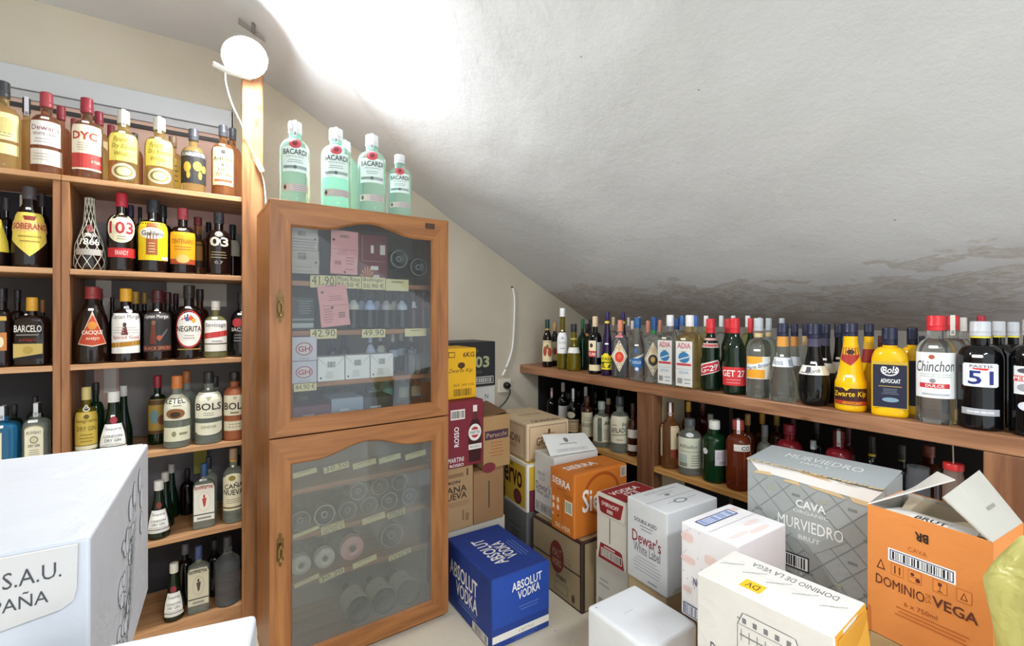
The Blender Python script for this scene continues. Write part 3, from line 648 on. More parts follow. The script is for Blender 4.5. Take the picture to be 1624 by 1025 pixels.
# --- beige carton on the yellow one
BR = '#7a4a34'
carton('beige carton with fine brown frame lines, on top of the yellow and grey cartons', 1.489, 1.990, .552, .198, -5, .275, .40, '#e6cda8',
  [('F', [R(.06, .04, .94, .92, BR), R(.07, .055, .93, .905, '#e2c49e'), T(.22, .40, .82, .62, 'GRANDIN', '#4e3024', .01, 0, .04), L(.3, .28, .75, .35, 2, '#8a6248'), E(.52, .74, .03, .08, '#6a4634'), R(.38, .68, .66, .70, '#8a6248')]),
   ('A', [R(.06, .04, .94, .92, BR), R(.07, .055, .93, .905, '#e2c49e'), T(.22, .42, .82, .64, 'GRANDIN', '#4e3024', .01), L(.3, .28, .75, .36, 2, '#8a6248')]),
   ('T', [R(.50, 0, .505, 1, '#c9a882'), R(0.0, .20, 1, .206, '#8a6248'), T(.2, .05, .85, .16, 'GRANDIN', '#4e3024', .01), T(.3, .5, .8, .58, 'FRANCE', '#9a7a5c')])], g2)
carton('yellow carton with big dark lettering, under the beige carton', 1.462, 1.955, .302, .248, -6, .30, .24, '#e0b93c',
  [('A', [R(0, .94, 1, 1, '#f3efe2'), R(.94, 0, 1, 1, '#f3efe2'), R(0, 0, 1, .05, '#f3efe2'), T(.0, .42, .80, .78, 'ervo', '#40121c', .05), E(.6, .22, .18, .16, '#6a2a30'), E(.6, .22, .13, .11, '#7c3c3c'), T(.1, .82, .4, .9, 'JOSE', '#40121c', .02)]),
   ('F', [R(0, 0, .05, 1, '#f3efe2'), R(0, .94, 1, 1, '#f3efe2'), R(.05, 0, 1, .45, '#7a3040')]), ('T', [R(0, 0, 1, .06, '#f3efe2'), R(0, 0, .06, 1, '#f3efe2')])], g2)
carton('grey carton on the floor below the yellow carton with dark lettering', 1.462, 1.955, 0, .300, -4, .30, .26, '#70716f', [('A', [L(.3, .35, .8, .7, 4, '#55564f'), E(.55, .5, .15, .1, '#5c5d58')])], g2)
# --- column of boxes against the cabinet's side
carton('plain white carton at the floor behind the blue carton', 1.00, 2.02, 0, .294, 0, .37, .24, '#d8d2c4', [], g2)
carton('kraft carton with tall black lettering, below the dark red carton', .985, 2.00, .295, .304, 0, .183, .24, '#ab8a63',
  [('F', [T(.02, .60, .80, .70, 'CANA', '#3a2c22', .05), T(.02, .49, .80, .59, 'NUEVA', '#3a2c22', .05), T(.25, .74, .6, .79, 'RON', '#3a2c22', .03), L(.2, .38, .9, .45, 3, '#7c6044'), R(.80, .84, .84, .95, '#3a2c22'), R(.66, .14, .72, .30, '#8c6c4c'), R(.76, .12, .86, .24, '#8c6c4c'), R(.1, .84, .7, .9, '#8c6c4c')])], g2)
carton('plain brown carton with a dark slit, below the open kraft carton', 1.171, 2.00, .295, .26, 0, .178, .24, '#9a7550', [('F', [R(.48, .26, .51, .78, '#2e2018'), R(.02, .965, .98, .985, '#7c5a3c')])], g2)
MR = '#7c2030'
mart = [R(.02, .0, .98, .005, MR), R(.05, .70, .36, .86, '#ece5da'), B(.07, .72, .34, .84), T(.14, .36, .30, .37, '-', WHITE)]
def rosso(el):   # word running upwards
    return el
vs_, fs_ = glyphs('ROSSO', .03)
carton('dark red carton printed with a vermouth bottle, in the column beside the cabinet', .985, 1.985, .600, .316, 0, .232, .26, MR,
  [('F', [R(.22, .73, .55, .88, '#ece5da'), B(.24, .75, .53, .86), G([(.64, .05), (.94, .05), (.96, .55), (.62, .55)], '#3a1216'), G([(.62, .55), (.96, .55), (.86, .72), (.74, .72)], '#3a1216'), R(.74, .7, .85, .9, '#5a2a2c'), R(.745, .82, .845, .92, '#e5ded4'), E(.79, .50, .155, .13, '#e9e4dc'), E(.79, .50, .10, .085, '#b03038'), R(.66, .46, .92, .54, '#e9e4dc'), T(.67, .475, .91, .525, 'MARTINI', '#1a1416', .02), R(.64, .24, .95, .32, '#e9e4dc'), T(.68, .26, .92, .30, 'ROSSO', '#333333'), T(.16, .09, .52, .16, 'MARTINI', WHITE, .02), T(.2, .02, .52, .065, 'ROSSO', WHITE, .01)]
        +[T(.30, .32, .41, .62, 'ROSSO', WHITE, .02, 'up')])], g2)
carton('yellow carton with a small black bird mark, on top of the dark red carton', .985, 2.04, .917, .25, 0, .224, .20, '#efb712',
  [('F', [T(.66, .82, .95, .92, '6KG', '#5c4210', .02), R(.30, .82, .46, .93, '#5c4210'), R(.315, .835, .445, .915, '#efb712'), E(.62, .66, .09, .06, '#4c3412'), G([(.55, .70), (.69, .70), (.62, .56)], '#4c3412'), T(.30, .50, .90, .60, 'Zwarte Kip', '#5c4210', 0, .04), T(.42, .25, .95, .30, 'ALK 14% VOL', '#5c4210'), B(.42, .06, .88, .20, '#5c4210')])], g2)
carton('white carton with small dark marks, just under the black carton by the wall', 1.20, 2.27, .67, .26, 0, .27, .22, '#d9d7d0', [('F', [T(.75, .72, .83, .82, 'N', '#44546a'), R(.5, .5, .9, .51, '#9a9a96')])], g2)
carton('black carton with large pale numbers, beside the yellow carton by the wall', 1.17, 2.25, .931, .25, 0, .29, .24, '#222426',
  [('F', [T(.42, .42, .86, .68, '103', '#a8ad84', .03), E(.5, .8, .12, .05, '#4c5040'), R(.5, .06, .95, .22, '#d8d8d2'), R(.51, .075, .94, .205, '#222426'), B(.53, .09, .92, .19, '#d8d8d2'), L(.3, .3, .7, .36, 2, '#6a6e58')])], g2)
def prx(r, w, l, h):
    plate(r, 'flap', [(.002, .0, h), (.002, l, h), (w*.99, l*.9, h+.03), (w*.99, .03, h+.004)], card('#86603f'), .004)
    plate(r, 'flap', [(.001, .002, h*.995), (w-.001, .002, h*.995), (w-.006, .05, h-.012), (.006, .05, h-.012)], card('#c09a6a'), .003)
carton('open kraft carton with a purple name band, beside the dark red carton', 1.226, 2.00, .558, .262, 0, .160, .25, '#b08c5e',
  [('F', [R(.06, .55, .94, .72, '#4c3040'), T(.12, .59, .88, .68, 'Perucchi', '#c9a987', 0), L(.2, .22, .8, .5, 5, '#a8683c'), E(.2, .02, .25, .10, '#7c3038')])], g2, open_top=True, kraft=KRAFT, extra=prx)
carton('plain kraft carton on the floor by the wall corner', 1.40, 2.27, 0, .33, 0, .20, .3, KRAFT, [], g2)
carton('plain kraft carton filling the gap under the white carton by the wall', 1.19, 2.27, .331, .337, 0, .28, .24, KRAFT, [], g2)
carton('plain kraft carton low behind the column of boxes by the cabinet', 1.12, 2.27, 0, .33, 0, .26, .24, KRAFT, [], g2)
# --- smirnoff style cartons
def smx(r, w, l, h):
    plate(r, 'flap', [(-.003, l-.004, h*.70), (-.004, .004, h*.70), (-.001, .002, h-.001), (-.001, l-.002, h-.001)], card('#ddd8cb'), .002,
          [G([(.06, .86), (.94, .86), (.86, .10), (.14, .10)], RD), T(.2, .5, .8, .7, 'SMIRNOFF', WHITE, .03), R(.4, .2, .6, .38, '#d8d3c8'), T(.43, .23, .57, .35, '21', RD)])
carton('off-white vodka carton with a dark red printed top and a long dark slit', 1.463, 1.287, .285, .282, -1, .24, .168, '#ddd8cb',
  [('A', [R(.45, .30, .475, .68, '#3a3434'), G([(.06, .02), (.94, .02), (.86, .26), (.10, .26)], RD), R(.16, .07, .86, .19, '#f0ebe0'), R(.18, .08, .84, .18, '#2c2426'), B(.2, .085, .82, .175, '#d8d3c8'), L(.2, .205, .7, .24, 1, '#e0c8c0')]),
   ('T', [R(.04, .05, .97, .95, RD), T(.1, .55, .8, .75, 'VODKA', WHITE, .02), R(.3, .25, .6, .5, WHITE), R(.32, .28, .58, .47, RD), T(.35, .3, .55, .45, '21', WHITE)])], g2, extra=smx)
carton('white carton with small grey print on the floor beneath the dark red topped vodka carton', 1.50, 1.31, 0, .284, -3, .22, .195, '#dcdad2', [('A', [B(.1, .1, .35, .3, '#8a8a88'), L(.1, .5, .45, .62, 2, '#a8a8a6'), L(.45, .2, .8, .3, 3, '#a8a8a6')])], g2)
carton('tall white whisky carton with red lettering, right of the dark red topped carton', 1.434, 1.070, .302, .309, -3.5, .292, .198, '#dfe2e4',
  [('A', [T(.20, .74, .76, .79, 'DOUBLE AGED', '#4a4a50', .02, 0, .0), L(.34, .66, .66, .72, 2, '#8a8c90'), T(.14, .48, .86, .63, "Dewar's", '#8c2c30', .01), T(.18, .36, .84, .48, 'White Label', '#5c5a60'), L(.12, .14, .90, .32, 5, '#b4b6b8'), L(.5, .05, .8, .08, 1, '#9c9ea0')]),
   ('F', [R(.10, .02, .9, .05, '#c9c8bc'), L(.1, .05, .4, .08, 1, '#b8b7ae')]),
   ('T', [R(.0, .50, 1, .508, '#2e3034'), L(.2, .3, .9, .33, 1, '#a4a8ac'), E(.5, .30, .12, .09, '#8a8e94'), E(.5, .30, .08, .06, '#dfe2e4'), T(.2, .8, .85, .86, 'JOHN DEWAR', '#9a9ea2'), L(.3, .68, .75, .73, 2, '#9a9ea2'), E(.5, .62, .05, .04, '#85898e')])], g2)
carton('kraft carton under the tall white whisky carton with red lettering', 1.445, 1.080, 0, .301, -3, .285, .19, '#cbb48a', [], g2)
# --- patterned gin carton
feather = []
for (cx, cy, sx, sy) in ((.12, .86, .12, .06), (.14, .62, .14, .045), (.55, .72, .12, .06), (.86, .60, .12, .045), (.12, .30, .08, .04)):
    feather += [E(cx, cy, sx, sy, '#ecd8d4')]+[R(cx-sx*.8+sx*.25*i, cy-sy*.7, cx-sx*.8+sx*.25*i+.008, cy+sy*.7, '#d8a8a0') for i in range(7)]
dots = [E(random.uniform(.05, .95), random.uniform(.2, .97), .008, .006, '#7f88b4') for _ in range(26)]
starb = [G([(.62, .50), (.62+.11*math.cos(a), .50+.085*math.sin(a)), (.62+.11*math.cos(a+.18), .50+.085*math.sin(a+.18))], NAVY) for a in [i*math.pi/4+.1 for i in range(8)]]
ftop = []
for (cx, cy, sx, sy) in ((.25, .2, .18, .05), (.6, .14, .2, .05), (.7, .35, .16, .05), (.3, .84, .16, .05), (.85, .8, .1, .06)):
    ftop += [E(cx, cy, sx, sy, '#eddcd9')]+[R(cx-sx*.8+sx*.25*i, cy-sy*.7, cx-sx*.8+sx*.25*i+.006, cy+sy*.7, '#dcb0aa') for i in range(7)]
carton('white gin carton with pale pink feather print and a navy star mark', 1.334, .748, .352, .300, -2, .269, .198, '#eceaec',
  [('A', feather+dots+starb+[T(.24, .38, .60, .46, 'NORDES', NAVY, .01), T(.36, .31, .60, .35, 'GIN', NAVY), L(.36, .16, .5, .28, 3, '#9a9cb4'), R(.05, .03, .42, .15, NAVY), R(.07, .04, .40, .14, '#eef0f4'), B(.08, .045, .39, .135, NAVY)]),
   ('T', ftop+[R(0, .5, 1, .506, '#7c6c70'), R(.12, .66, .80, .86, NAVY), R(.14, .68, .78, .84, '#dfe6f4'), B(.16, .69, .76, .83, '#5c78b4')])], g2)
carton('kraft carton low under the feather printed gin carton', 1.38, .765, 0, .351, 0, .20, .16, KRAFT, [], g2)
# --- white low box and white winery carton
carton('plain bright white carton at the bottom centre, in front of the floor', 1.13, .907, 0, .333, -1, .238, .265, '#eceff3', [('T', [L(.3, .6, .5, .64, 1, '#dadde2'), E(.08, .9, .01, .01, '#55565a')])], g2, .012)
wt = [T(.28, .60, .92, .72, 'DOMINIO DE LA VEGA', '#5a5a5e'), R(.31, .30, .47, .50, '#e8b82a'), T(.345, .34, .43, .45, 'DV', '#5a4a20', .01)]
tape = []
for i in range(5):
    cx = .12+.19*i; tape.append(T(cx-.06, .82-.055*i-.1+.1, cx+.10, .87-.055*i, 'DOMINIO VEGA', '#8a8a8e', 0, 0, -.16))
hs = '#77777a'
house = [R(.36, .58, .80, .59, hs), R(.34, .70, .36, .71, hs), G([(.34, .66), (.80, .66), (.76, .76), (.38, .76)], hs), G([(.35, .665), (.79, .665), (.755, .753), (.385, .753)], '#dad7d1')]+[R(.34, .46, .345, .66, hs), R(.795, .46, .80, .66, hs), R(.34, .46, .80, .465, hs)]+[R(.37+.06*i, .54, .375+.06*i, .63, hs) for i in range(8)]+[R(.38+.08*i, .68, .41+.08*i, .72, hs) for i in range(5)]+[T(.12, .40, .95, .50, 'DOMINIO DE LA VEGA', '#55555a', .005)]
house = [(e[:2]+tuple() + (e[2]+.10,)+(e[3],)+(e[4]+.10,)+e[5:]) if e[0] == 'R' else (('G', [(x, y+.10) for x, y in e[1]], e[2]) if e[0] == 'G' else e) for e in house]
def wdx(r, w, l, h):
    q = MB(); q.bbox((.012, -.0045, .004), (w-.006, -.0005, h-.012), card('#c98f2c'), .001); q.build('inner_panel', r)
    plate(r, 'flap', [(.002, .002, h-.001), (w-.002, .002, h-.001), (w-.014, -.012, h-.10), (.010, -.004, h-.10)], card('#d29a34'), .002)
carton('white winery carton with a yellow square sticker, taped top and golden end', 1.124, .420, .333, .318, 2.6, .195, .315, '#dad7d1',
  [('A', house), ('Tr', [R(.54, .62, .70, .84, '#e8b82a'), T(.57, .67, .67, .79, 'DV', '#5a4a20', .01), R(0, .40, 1, .404, '#c2c2c4'), T(.14, .12, .78, .24, 'DOMINIO DE LA VEGA', '#66666a')]+[T(.06+.19*i, .38, .20+.19*i, .42, 'DOMINIO', '#77777b', .01, 0, .20) for i in range(5)])], g2, .004, wdx)
carton('plain kraft carton under the white winery carton', 1.14, .44, 0, .332, 2, .17, .29, KRAFT, [], g2)
# --- grey cava carton
gr = '#a0a5a3'; gl = '#82888a'; lat = []
for i in range(-6, 9):
    x = i*.17; lat.append(('D', x))
def lattice():
    out = []
    for i in range(-5, 8):
        for s in (1, -1):
            # thin diagonal bands clipped to the face
            pts = []; x0 = i*.20
            a = (x0, 0.0); b = (x0+s*.9, 1.0)
            def clip(p, q_):
                (ax, ay), (bx, by) = p, q_; t0, t1 = 0, 1; dx, dy = bx-ax, by-ay
                for pp, qq in ((-dx, ax-.01), (dx, .99-ax), (-dy, ay-.01), (dy, .86-ay)):
                    if pp == 0: continue
                    r_ = qq/pp
                    if pp < 0: t0 = max(t0, r_)
                    else: t1 = min(t1, r_)
                return None if t0 >= t1 else ((ax+dx*t0, ay+dy*t0), (ax+dx*t1, ay+dy*t1))
            c = clip(a, b)
            if c: (ax, ay), (bx, by) = c; out.append(G([(ax-.006, ay), (ax+.006, ay), (bx+.006, by), (bx-.006, by)], gl))
    for i in range(5):
        for j in range(4):
            cx, cy = .1+.2*i+(.1 if j % 2 else 0), .10+.22*j
            if .22 < cx < .75 and .26 < cy < .66 or cy > .8: continue
            out.append(R(cx-.03, cy-.012, cx+.03, cy+.012, '#a3a490' if (i+j) % 2 else '#7c8180'))
    return out
torn = [G([(.05, .90), (.98, .86), (.99, .97), (.02, .985)], '#e9e8e4'), G([(.06, .87), (.22, .88), (.2, .91), (.08, .90)], '#d2b88c'), G([(.30, .86), (.44, .85), (.42, .885), (.32, .88)], '#d2b88c'), G([(.52, .86), (.76, .835), (.72, .87), (.48, .88)], '#d2b88c'), G([(.80, .83), (.985, .82), (.97, .86), (.78, .87)], '#d2b88c'), G([(.45, .965), (.66, .95), (.62, .985), (.42, .985)], '#d8bf94')]
def mux(r, w, l, h):
    plate(r, 'flap', [(-.004, l-.006, h+.001), (-.004, .0, h+.001), (w-.01, .0, h+.012), (w-.01, l-.004, h+.010)], card('#a2a9ab'), .004,
          [T(.22, .42, .80, .66, 'MURVIEDRO', '#dfe3e2', .015), T(.38, .24, .60, .34, 'FAMILY', '#dfe3e2')])
    q = MB()
    for i in range(30):   # ragged torn edge
        y = l*(i+.5)/30; d = .004+.007*random.random(); q.add([(-.004-d, y-l/60, h-.004+.004*random.random()), (-.004-d*random.random(), y+l/60, h-.005), (.004, y+l/60, h-.001), (.004, y-l/60, h-.001)], [(0, 1, 2, 3)], card('#d2b88c'))
    q.build('torn_edge', r)
carton('grey diamond patterned cava carton with a torn top edge', 1.661, .494, .462, .366, 4, .205, .39, gr,
  [('A', lattice()+[G([(.26, .52), (.5, .26), (.76, .48), (.5, .76)], gr), T(.40, .66, .62, .73, 'CAVA', '#e9ebe8', .02), T(.38, .61, .64, .64, 'ORGANIC', '#d8dad6'), T(.26, .46, .74, .56, 'MURVIEDRO', '#eceeea', .02), T(.42, .38, .58, .42, 'BRUT', '#d5d8d4', .01), R(.04, .10, .50, .235, '#26282a'), R(.05, .113, .49, .222, '#eceeee'), B(.06, .12, .48, .215), T(.03, .25, .24, .285, 'SS20201', '#e4e6e2', .01), T(.12, .065, .45, .088, '84105 91 002 4', '#dfe2e0')]+torn)], g2, .003, mux)
for z_, hh, t_ in ((0, .23, 'on the floor'), (.2305, .23, 'directly')):
    carton('plain kraft carton %s below the grey diamond patterned carton' % t_, 1.675, .52, z_, hh, 3, .18, .34, KRAFT, [], 'cartons low beneath the front cartons')
# --- orange cava carton, flaps open
OR = '#da8843'; dk = '#5a2a1c'
def orx(r, w, l, h):
    m = card('#d6d3cc'); gk = card('#b9b6ac')
    plate(r, 'flap', [(.0, l-.002, h), (w*.9, l-.03, h+.015), (w*.98, l-.08, h+.075), (.12, l-.14, h+.085)], m, .003)
    plate(r, 'flap', [(.0, .001, h), (w-.002, .001, h), (w-.002, .078, h+.105), (.0, .085, h+.072)], gk, .004, [L(.45, .4, .7, .5, 1, '#8f8c86')])
    plate(r, 'flap', [(.005, l-.03, h-.003), (.005, .03, h-.003), (w*.40, .04, h-.010), (w*.40, l-.04, h-.010)], m, .003, [R(.30, .02, .72, .55, '#dedbd4'), T(.36, .06, .70, .36, 'BRUT', '#1c1a1a', .03)])
    plate(r, 'flap', [(w-.006, .02, h-.008), (w-.006, l-.02, h-.008), (w*.5, l-.03, h-.03), (w*.5, .03, h-.03)], card('#b3a58c'), .003)
tri = lambda cx, cy, s, c, bg: [G([(cx-s, cy-s), (cx+s, cy-s), (cx, cy+s)], c), G([(cx-s*.62, cy-s*.78), (cx+s*.62, cy-s*.78), (cx, cy+s*.55)], bg)]
sq = lambda cx, cy, c: [R(cx-.055, cy-.045, cx+.055, cy+.045, '#b5652a'), R(cx-.050, cy-.040, cx+.050, cy+.040, c)]
icons = tri(.125, .565, .04, dk, OR)+sq(.27, .56, OR)+[R(.245, .53, .257, .59, dk), R(.285, .53, .297, .59, dk)]+sq(.42, .56, OR)+[E(.40, .575, .016, .012, dk), E(.445, .54, .02, .015, dk), R(.38, .555, .46, .559, dk)]+sq(.62, .56, OR)+[R(.605, .565, .635, .59, dk), R(.617, .53, .623, .57, dk), R(.60, .525, .64, .531, dk)]+sq(.80, .56, OR)+tri(.80, .56, .028, dk, OR)
carton('orange cava carton with dark lettering and open top flaps', 1.459, .239, .502, .328, -5.5, .20, .24, OR,
  [('A', [T(.36, .74, .52, .775, 'CAVA', '#b05a24'), R(.19, .615, .74, .715, '#f1ece6'), R(.205, .625, .725, .705, NAVY), R(.215, .632, .715, .698, '#eef0f2'), B(.225, .635, .705, .695)]+icons+[T(.08, .40, .50, .475, 'DOMINIO', dk, .015, 0, -.01), T(.51, .445, .55, .475, 'DE', '#a85a28'), T(.51, .41, .55, .44, 'LA', '#a85a28'), T(.56, .40, .90, .475, 'VEGA', dk, .015, 0, -.01), T(.33, .31, .60, .345, '6 x 750ml', '#9c4c20'), L(.2, .22, .9, .29, 3, '#b8652c'), T(.53, .905, .42, .84, 'BR', '#241c1a', .03), R(.0, .0, .03, .2, '#c46f2a')])], g2, open_top=True, kraft='#cfccc4', extra=orx)
carton('kraft carton directly under the orange cava carton with open flaps', 1.462, .232, .251, .25, -5, .205, .245, '#b5966a', [], 'cartons low beneath the front cartons')
carton('kraft carton on the floor below the orange cava carton', 1.462, .232, 0, .25, -5, .205, .245, '#b5966a', [], 'cartons low beneath the front cartons')
# --- big white carton on the left
BK = '#3c4044'
def bwx(r, w, l, h):
    # corner fold and front panel with rounded lower corner
    pass
def crest():
    out = []; rr = random.Random(5)
    for i in range(26):
        a = .28+.40*rr.random(); b = .12+.56*rr.random(); s = .02+.035*rr.random()
        a = .28+.24*(b-.1)+.20*(rr.random()-.5)+.10; out += [E(a, b, s, s*1.1, BK), E(a, b, s*.88, s*.98, '#bcc0c7')]
    for (a, b) in ((.56, .80), (.64, .84), (.76, .86), (.80, .74), (.50, .66), (.80, .58)): out += [E(a, b, .035, .07, BK), E(a, b, .032, .066, '#bcc0c7')]
    for i in range(34):
        b = .08+.66*rr.random(); a = .40+.25*b+.16*(rr.random()-.5); dx, dy = .03*(rr.random()-.3), .10*rr.random()
        out.append(G([(a, b), (a+.006, b), (a+dx+.006, b+dy), (a+dx, b+dy)], BK))
    for i in range(10):
        b = .15+.5*i/10; a = .44+.22*b; out.append(G([(a, b), (a+.10, b+.08), (a+.10, b+.09), (a, b+.012)], '#6a7074'))
    return out
q0 = (-.09, .742)
bw = empty('carton', (q0[0], q0[1], .767), 'big glossy white carton with black crest drawing, filling the left foreground', 'box', g2, math.radians(-3.8))
qb = MB(); W_, Ln, Hh = .46, .475, .300
qb.bbox((-W_, 0, .0004), (0, Ln, Hh), card('#bcc0c7', .35), .004, 3)
prints(qb, crest(), lambda u, v, o: Vector((o, Ln*u, Hh*v)), 2, .00005)
prints(qb, [R(.02, .985, .98, 1.0, '#c6cad0'), L(.3, .5, .5, .53, 2, '#b0b4bb'), R(.30, .30, .42, .302, '#9a9ca4'), R(.78, .62, .80, .68, '#d2d5dc')], lambda u, v, o: Vector((-W_+W_*u, Ln*v, Hh+o)), 2, .0001)
qb.build('box_body', bw)
fl = MB(); fm = card('#bdbbb8', .5)     # front flap hanging down over the front, rounded corner
pts = [(-W_+.002, Hh-.004), (-.010, Hh-.004), (-.011, .245), (-.014, .232), (-.024, .225), (-.12, .209), (-W_+.002, .16)]
fl.add([(x, -.001, z) for x, z in pts]+[(x, -.005, z) for x, z in pts], [list(range(7)), list(range(13, 6, -1))]+[[i, (i+1) % 7, 7+(i+1) % 7, 7+i] for i in range(7)], fm)
prints(fl, [T(.64, .72, .88, .90, 'S.A.U.', BK, 0, 0, .02), T(.515, .46, .825, .64, 'ESPAÑA', BK, 0, 0, .02)], lambda u, v, o: Vector((-.2+.2*u, -.005-o, .19+.1*v)), 2, .0001)
fl.build('flap', bw)
carton('plain white carton corner at the bottom left, in front of the big white carton', -.245, .36, .60, .368, -13, .246, .35, '#bcc0c7', [], g2, .006)
for z_, hh, t_ in ((0, .3, 'on the floor'), (.3005, .299, 'directly')): carton('white carton %s below the bottom left corner carton' % t_, -.235, .37, z_, hh, -13, .23, .32, '#dcdcdc', [], 'cartons low beneath the front cartons')
for z_, hh, t_ in ((0, .383, 'on the floor'), (.3835, .383, 'directly')): carton('white carton %s below the big white crest carton' % t_, -.50, .80, z_, hh, -3.8, .36, .38, '#dcdcdc', [], 'cartons low beneath the front cartons')
# --- yellow green bag at the right edge
bg = empty('plastic_bag', (1.295, .128, .552), 'yellow green plastic bag at the right edge beside the orange carton', 'bag')
q = MB(); m = card('#b9b46a', .35, .12, .5); vs = []; n = 30; rows = 16; rr = random.Random(2)
for i in range(rows+1):
    t = i/rows; z = .36*t; base = .068*(1-.15*math.cos(t*3))*(1 if t < .75 else 1-(t-.75)*2.1)
    for k in range(n):
        a = 2*math.pi*k/n; wv = 1+.10*math.sin(3*a+4*t)+.05*math.sin(7*a+9*t)
        vs.append((base*wv*math.cos(a), base*1.2*wv*math.sin(a), z))
q.add(vs, [(i*n+k, i*n+(k+1) % n, (i+1)*n+(k+1) % n, (i+1)*n+k) for i in range(rows) for k in range(n)]+[list(range(n))[::-1], [rows*n+k for k in range(n)]], m)
q.build('bag_body', bg, True, 60)
q = MB(); q.bbox((-.086, -.05, .06), (-.080, .02, .20), card('#dcdcd0'), .001); q.build('bag_label', bg)
carton('kraft carton the yellow green bag stands on', 1.20, .01, .276, .275, 0, .20, .22, KRAFT, [], 'cartons low beneath the front cartons')
carton('kraft carton on the floor below the yellow green bag', 1.20, .01, 0, .275, 0, .20, .22, KRAFT, [], 'cartons low beneath the front cartons')
# ================================================================== CABINET CONTENTS
gl_, gp = 'wine bottles lying in the cabinet', 'price tags along the cabinet shelves'
def lying(label, u, v, r, zs, glass='black', ring='#8b9088', rim=None, y0=1.955, Ln=.21, sleeve=None, foil=None, col=None):
    """a bottle lying with its base to the door"""
    p = on_y(u, v, y0); z = zs+r+.0006 if zs else p.z
    root = empty('lying_bottle', (p.x, y0, z), label, 'bottle', gl_)
    M = Matrix.Rotation(-math.pi/2, 4, 'X')
    q = MB(); body = [(.010, r*.35), (.002, r*.62), (0, r*.85), (.003, r*.96), (.01, r), (Ln*.58, r), (Ln*.70, r*.72), (Ln*.80, r*.4), (Ln, r*.34)]
    q.lathe(body, GLASS[glass] if not col else mat(col, .3), 28, M=M); q.build('glass_body', root, True, 50)
    if ring:
        q = MB(); q.lathe([(-.0006, r*.84), (-.0008, r*.93)], mat(ring, .35), 28, M=M, closed=False); q.lathe([(.0045, r*.30), (.0035, r*.22)], mat(ring, .35), 20, M=M, closed=False); q.build('base_rim', root)
    if sleeve:
        q = MB(); q.lathe([(.022, r+.0012), (Ln*.56, r+.0012)], mat(sleeve, .6), 28, M=M, closed=False)
        q.lathe([(0, .013), (.0006, .013)], mat('#6a6c66', .6), 16, M=Matrix.Translation((-.012, .055, r*.96)) @ Matrix.Rotation(-.3, 4, 'Y')); q.build('sleeve', root)
    if foil:
        q = MB(); q.lathe([(-.004, r*.3), (-.010, r*.55), (-.007, r*.8), (.0, r*1.02), (.03, r*1.04)], card(foil, .5, .2, .6), 24, M=M, closed=False); q.build('foil_wrap', root, True)
    return root
sz = CS
# upper door, top shelf: two lying bottles, sheets, dark red box
for (u, v, lab) in ((633, 411, 'dark bottle lying on the cabinet top shelf, left of two round bases'), (664, 424, 'dark bottle lying on the cabinet top shelf, right of two round bases')):
    lying(lab, u, v, .042, None, y0=1.96)
def cbox(label, x0, z0, x1, z1, col, el=(), y0=1.95, y1=2.10, name='box', cat='box', grp='boxes inside the cabinet'):
    r = empty(name, (x0, y0, z0), label, cat, grp); q = MB(); q.bbox((0, 0, .0005), (x1-x0, y1-y0, z1-z0), card(col), .002)
    prints(q, el, faces(x1-x0, y1-y0, z1-z0)['F'], 2, .0001); q.build('box_body', r); return r
cbox('dark red gift box with a golden crown, at the top of the cabinet', .592, sz['a'], .715, 1.668, '#6e1c2a', [R(.12, .46, .14, .95, '#b08a78'), R(.12, .45, .9, .46, '#b08a78'), R(.42, .62, .52, .78, '#e5dfd6'), R(.74, .60, .92, .80, '#d8cfc6'), R(.42, .28, .68, .36, '#e5dfd6'), R(.5, .06, .72, .18, '#d8cfc6')]+[G([(.30, .08), (.30+.24*math.cos(a), .08+.26*math.sin(a)), (.30+.24*math.cos(a+.2), .08+.26*math.sin(a+.2))], '#d8913a') for a in [.15+.42*i for i in range(7)]])
cbox('dark box behind the grey card, top left in the cabinet', .335, sz['a'], .455, 1.64, '#4a4444', [], 2.0, 2.12)
def sheet(label, x0, z0, x1, z1, col, el, y=1.905, tilt=0, name='paper_sheet', grp='sheets hanging behind the glass'):
    r = empty(name, ((x0+x1)/2, y, z0), label, 'card', grp); q = MB(); w2 = (x1-x0)/2; h = z1-z0
    Rm = Matrix.Rotation(tilt, 4, 'Y'); f = lambda u, v, o: Rm @ Vector((-w2+2*w2*u, -.0012-o+.004*math.sin(v*9), h*v))
    vs = []; fs = []
    for i in range(9):
        for j in range(9): vs.append(f(j/8, i/8, 0))
    for i in range(8):
        for j in range(8): fs.append((i*9+j, i*9+j+1, (i+1)*9+j+1, (i+1)*9+j))
    b = len(vs); q.add(vs+[v+Vector((0, .0012, 0)) for v in vs], fs+[[b+i for i in g[::-1]] for g in fs], mat(col, .6))
    prints(q, el, f, 3, .0002); q.build('printed_sheet', r); return r
pk = '#dc9a98'; pt = '#a86468'
sheet('grey printed card, upper of two behind the glass at the top left', .326, 1.575, .425, 1.662, '#b6aca2', [B(.25, .62, .55, .85, '#6a6460'), L(.05, .1, .9, .5, 4, '#8c847e'), E(.88, .5, .04, .04, '#4a4644')])
sheet('grey printed card, lower of two behind the glass at the top left', .326, 1.487, .428, 1.574, '#b2a89e', [B(.28, .6, .55, .9, '#6a6460'), L(.1, .1, .8, .3, 3, '#8c847e'), E(.88, .5, .04, .04, '#4a4644')])
sheet('pink printed card hanging at the top middle of the upper door', .470, 1.492, .575, 1.664, pk, [B(.3, .83, .68, .96, '#5c3c40'), R(0, .56, .99, .57, pt), L(.2, .44, .6, .54, 3, pt), B(.15, .16, .4, .30, '#8a4a50'), L(.5, .1, .9, .4, 5, pt), E(.1, .78, .05, .03, '#5c3c40'), E(.52, .05, .04, .025, '#5c3c40')], tilt=.02)
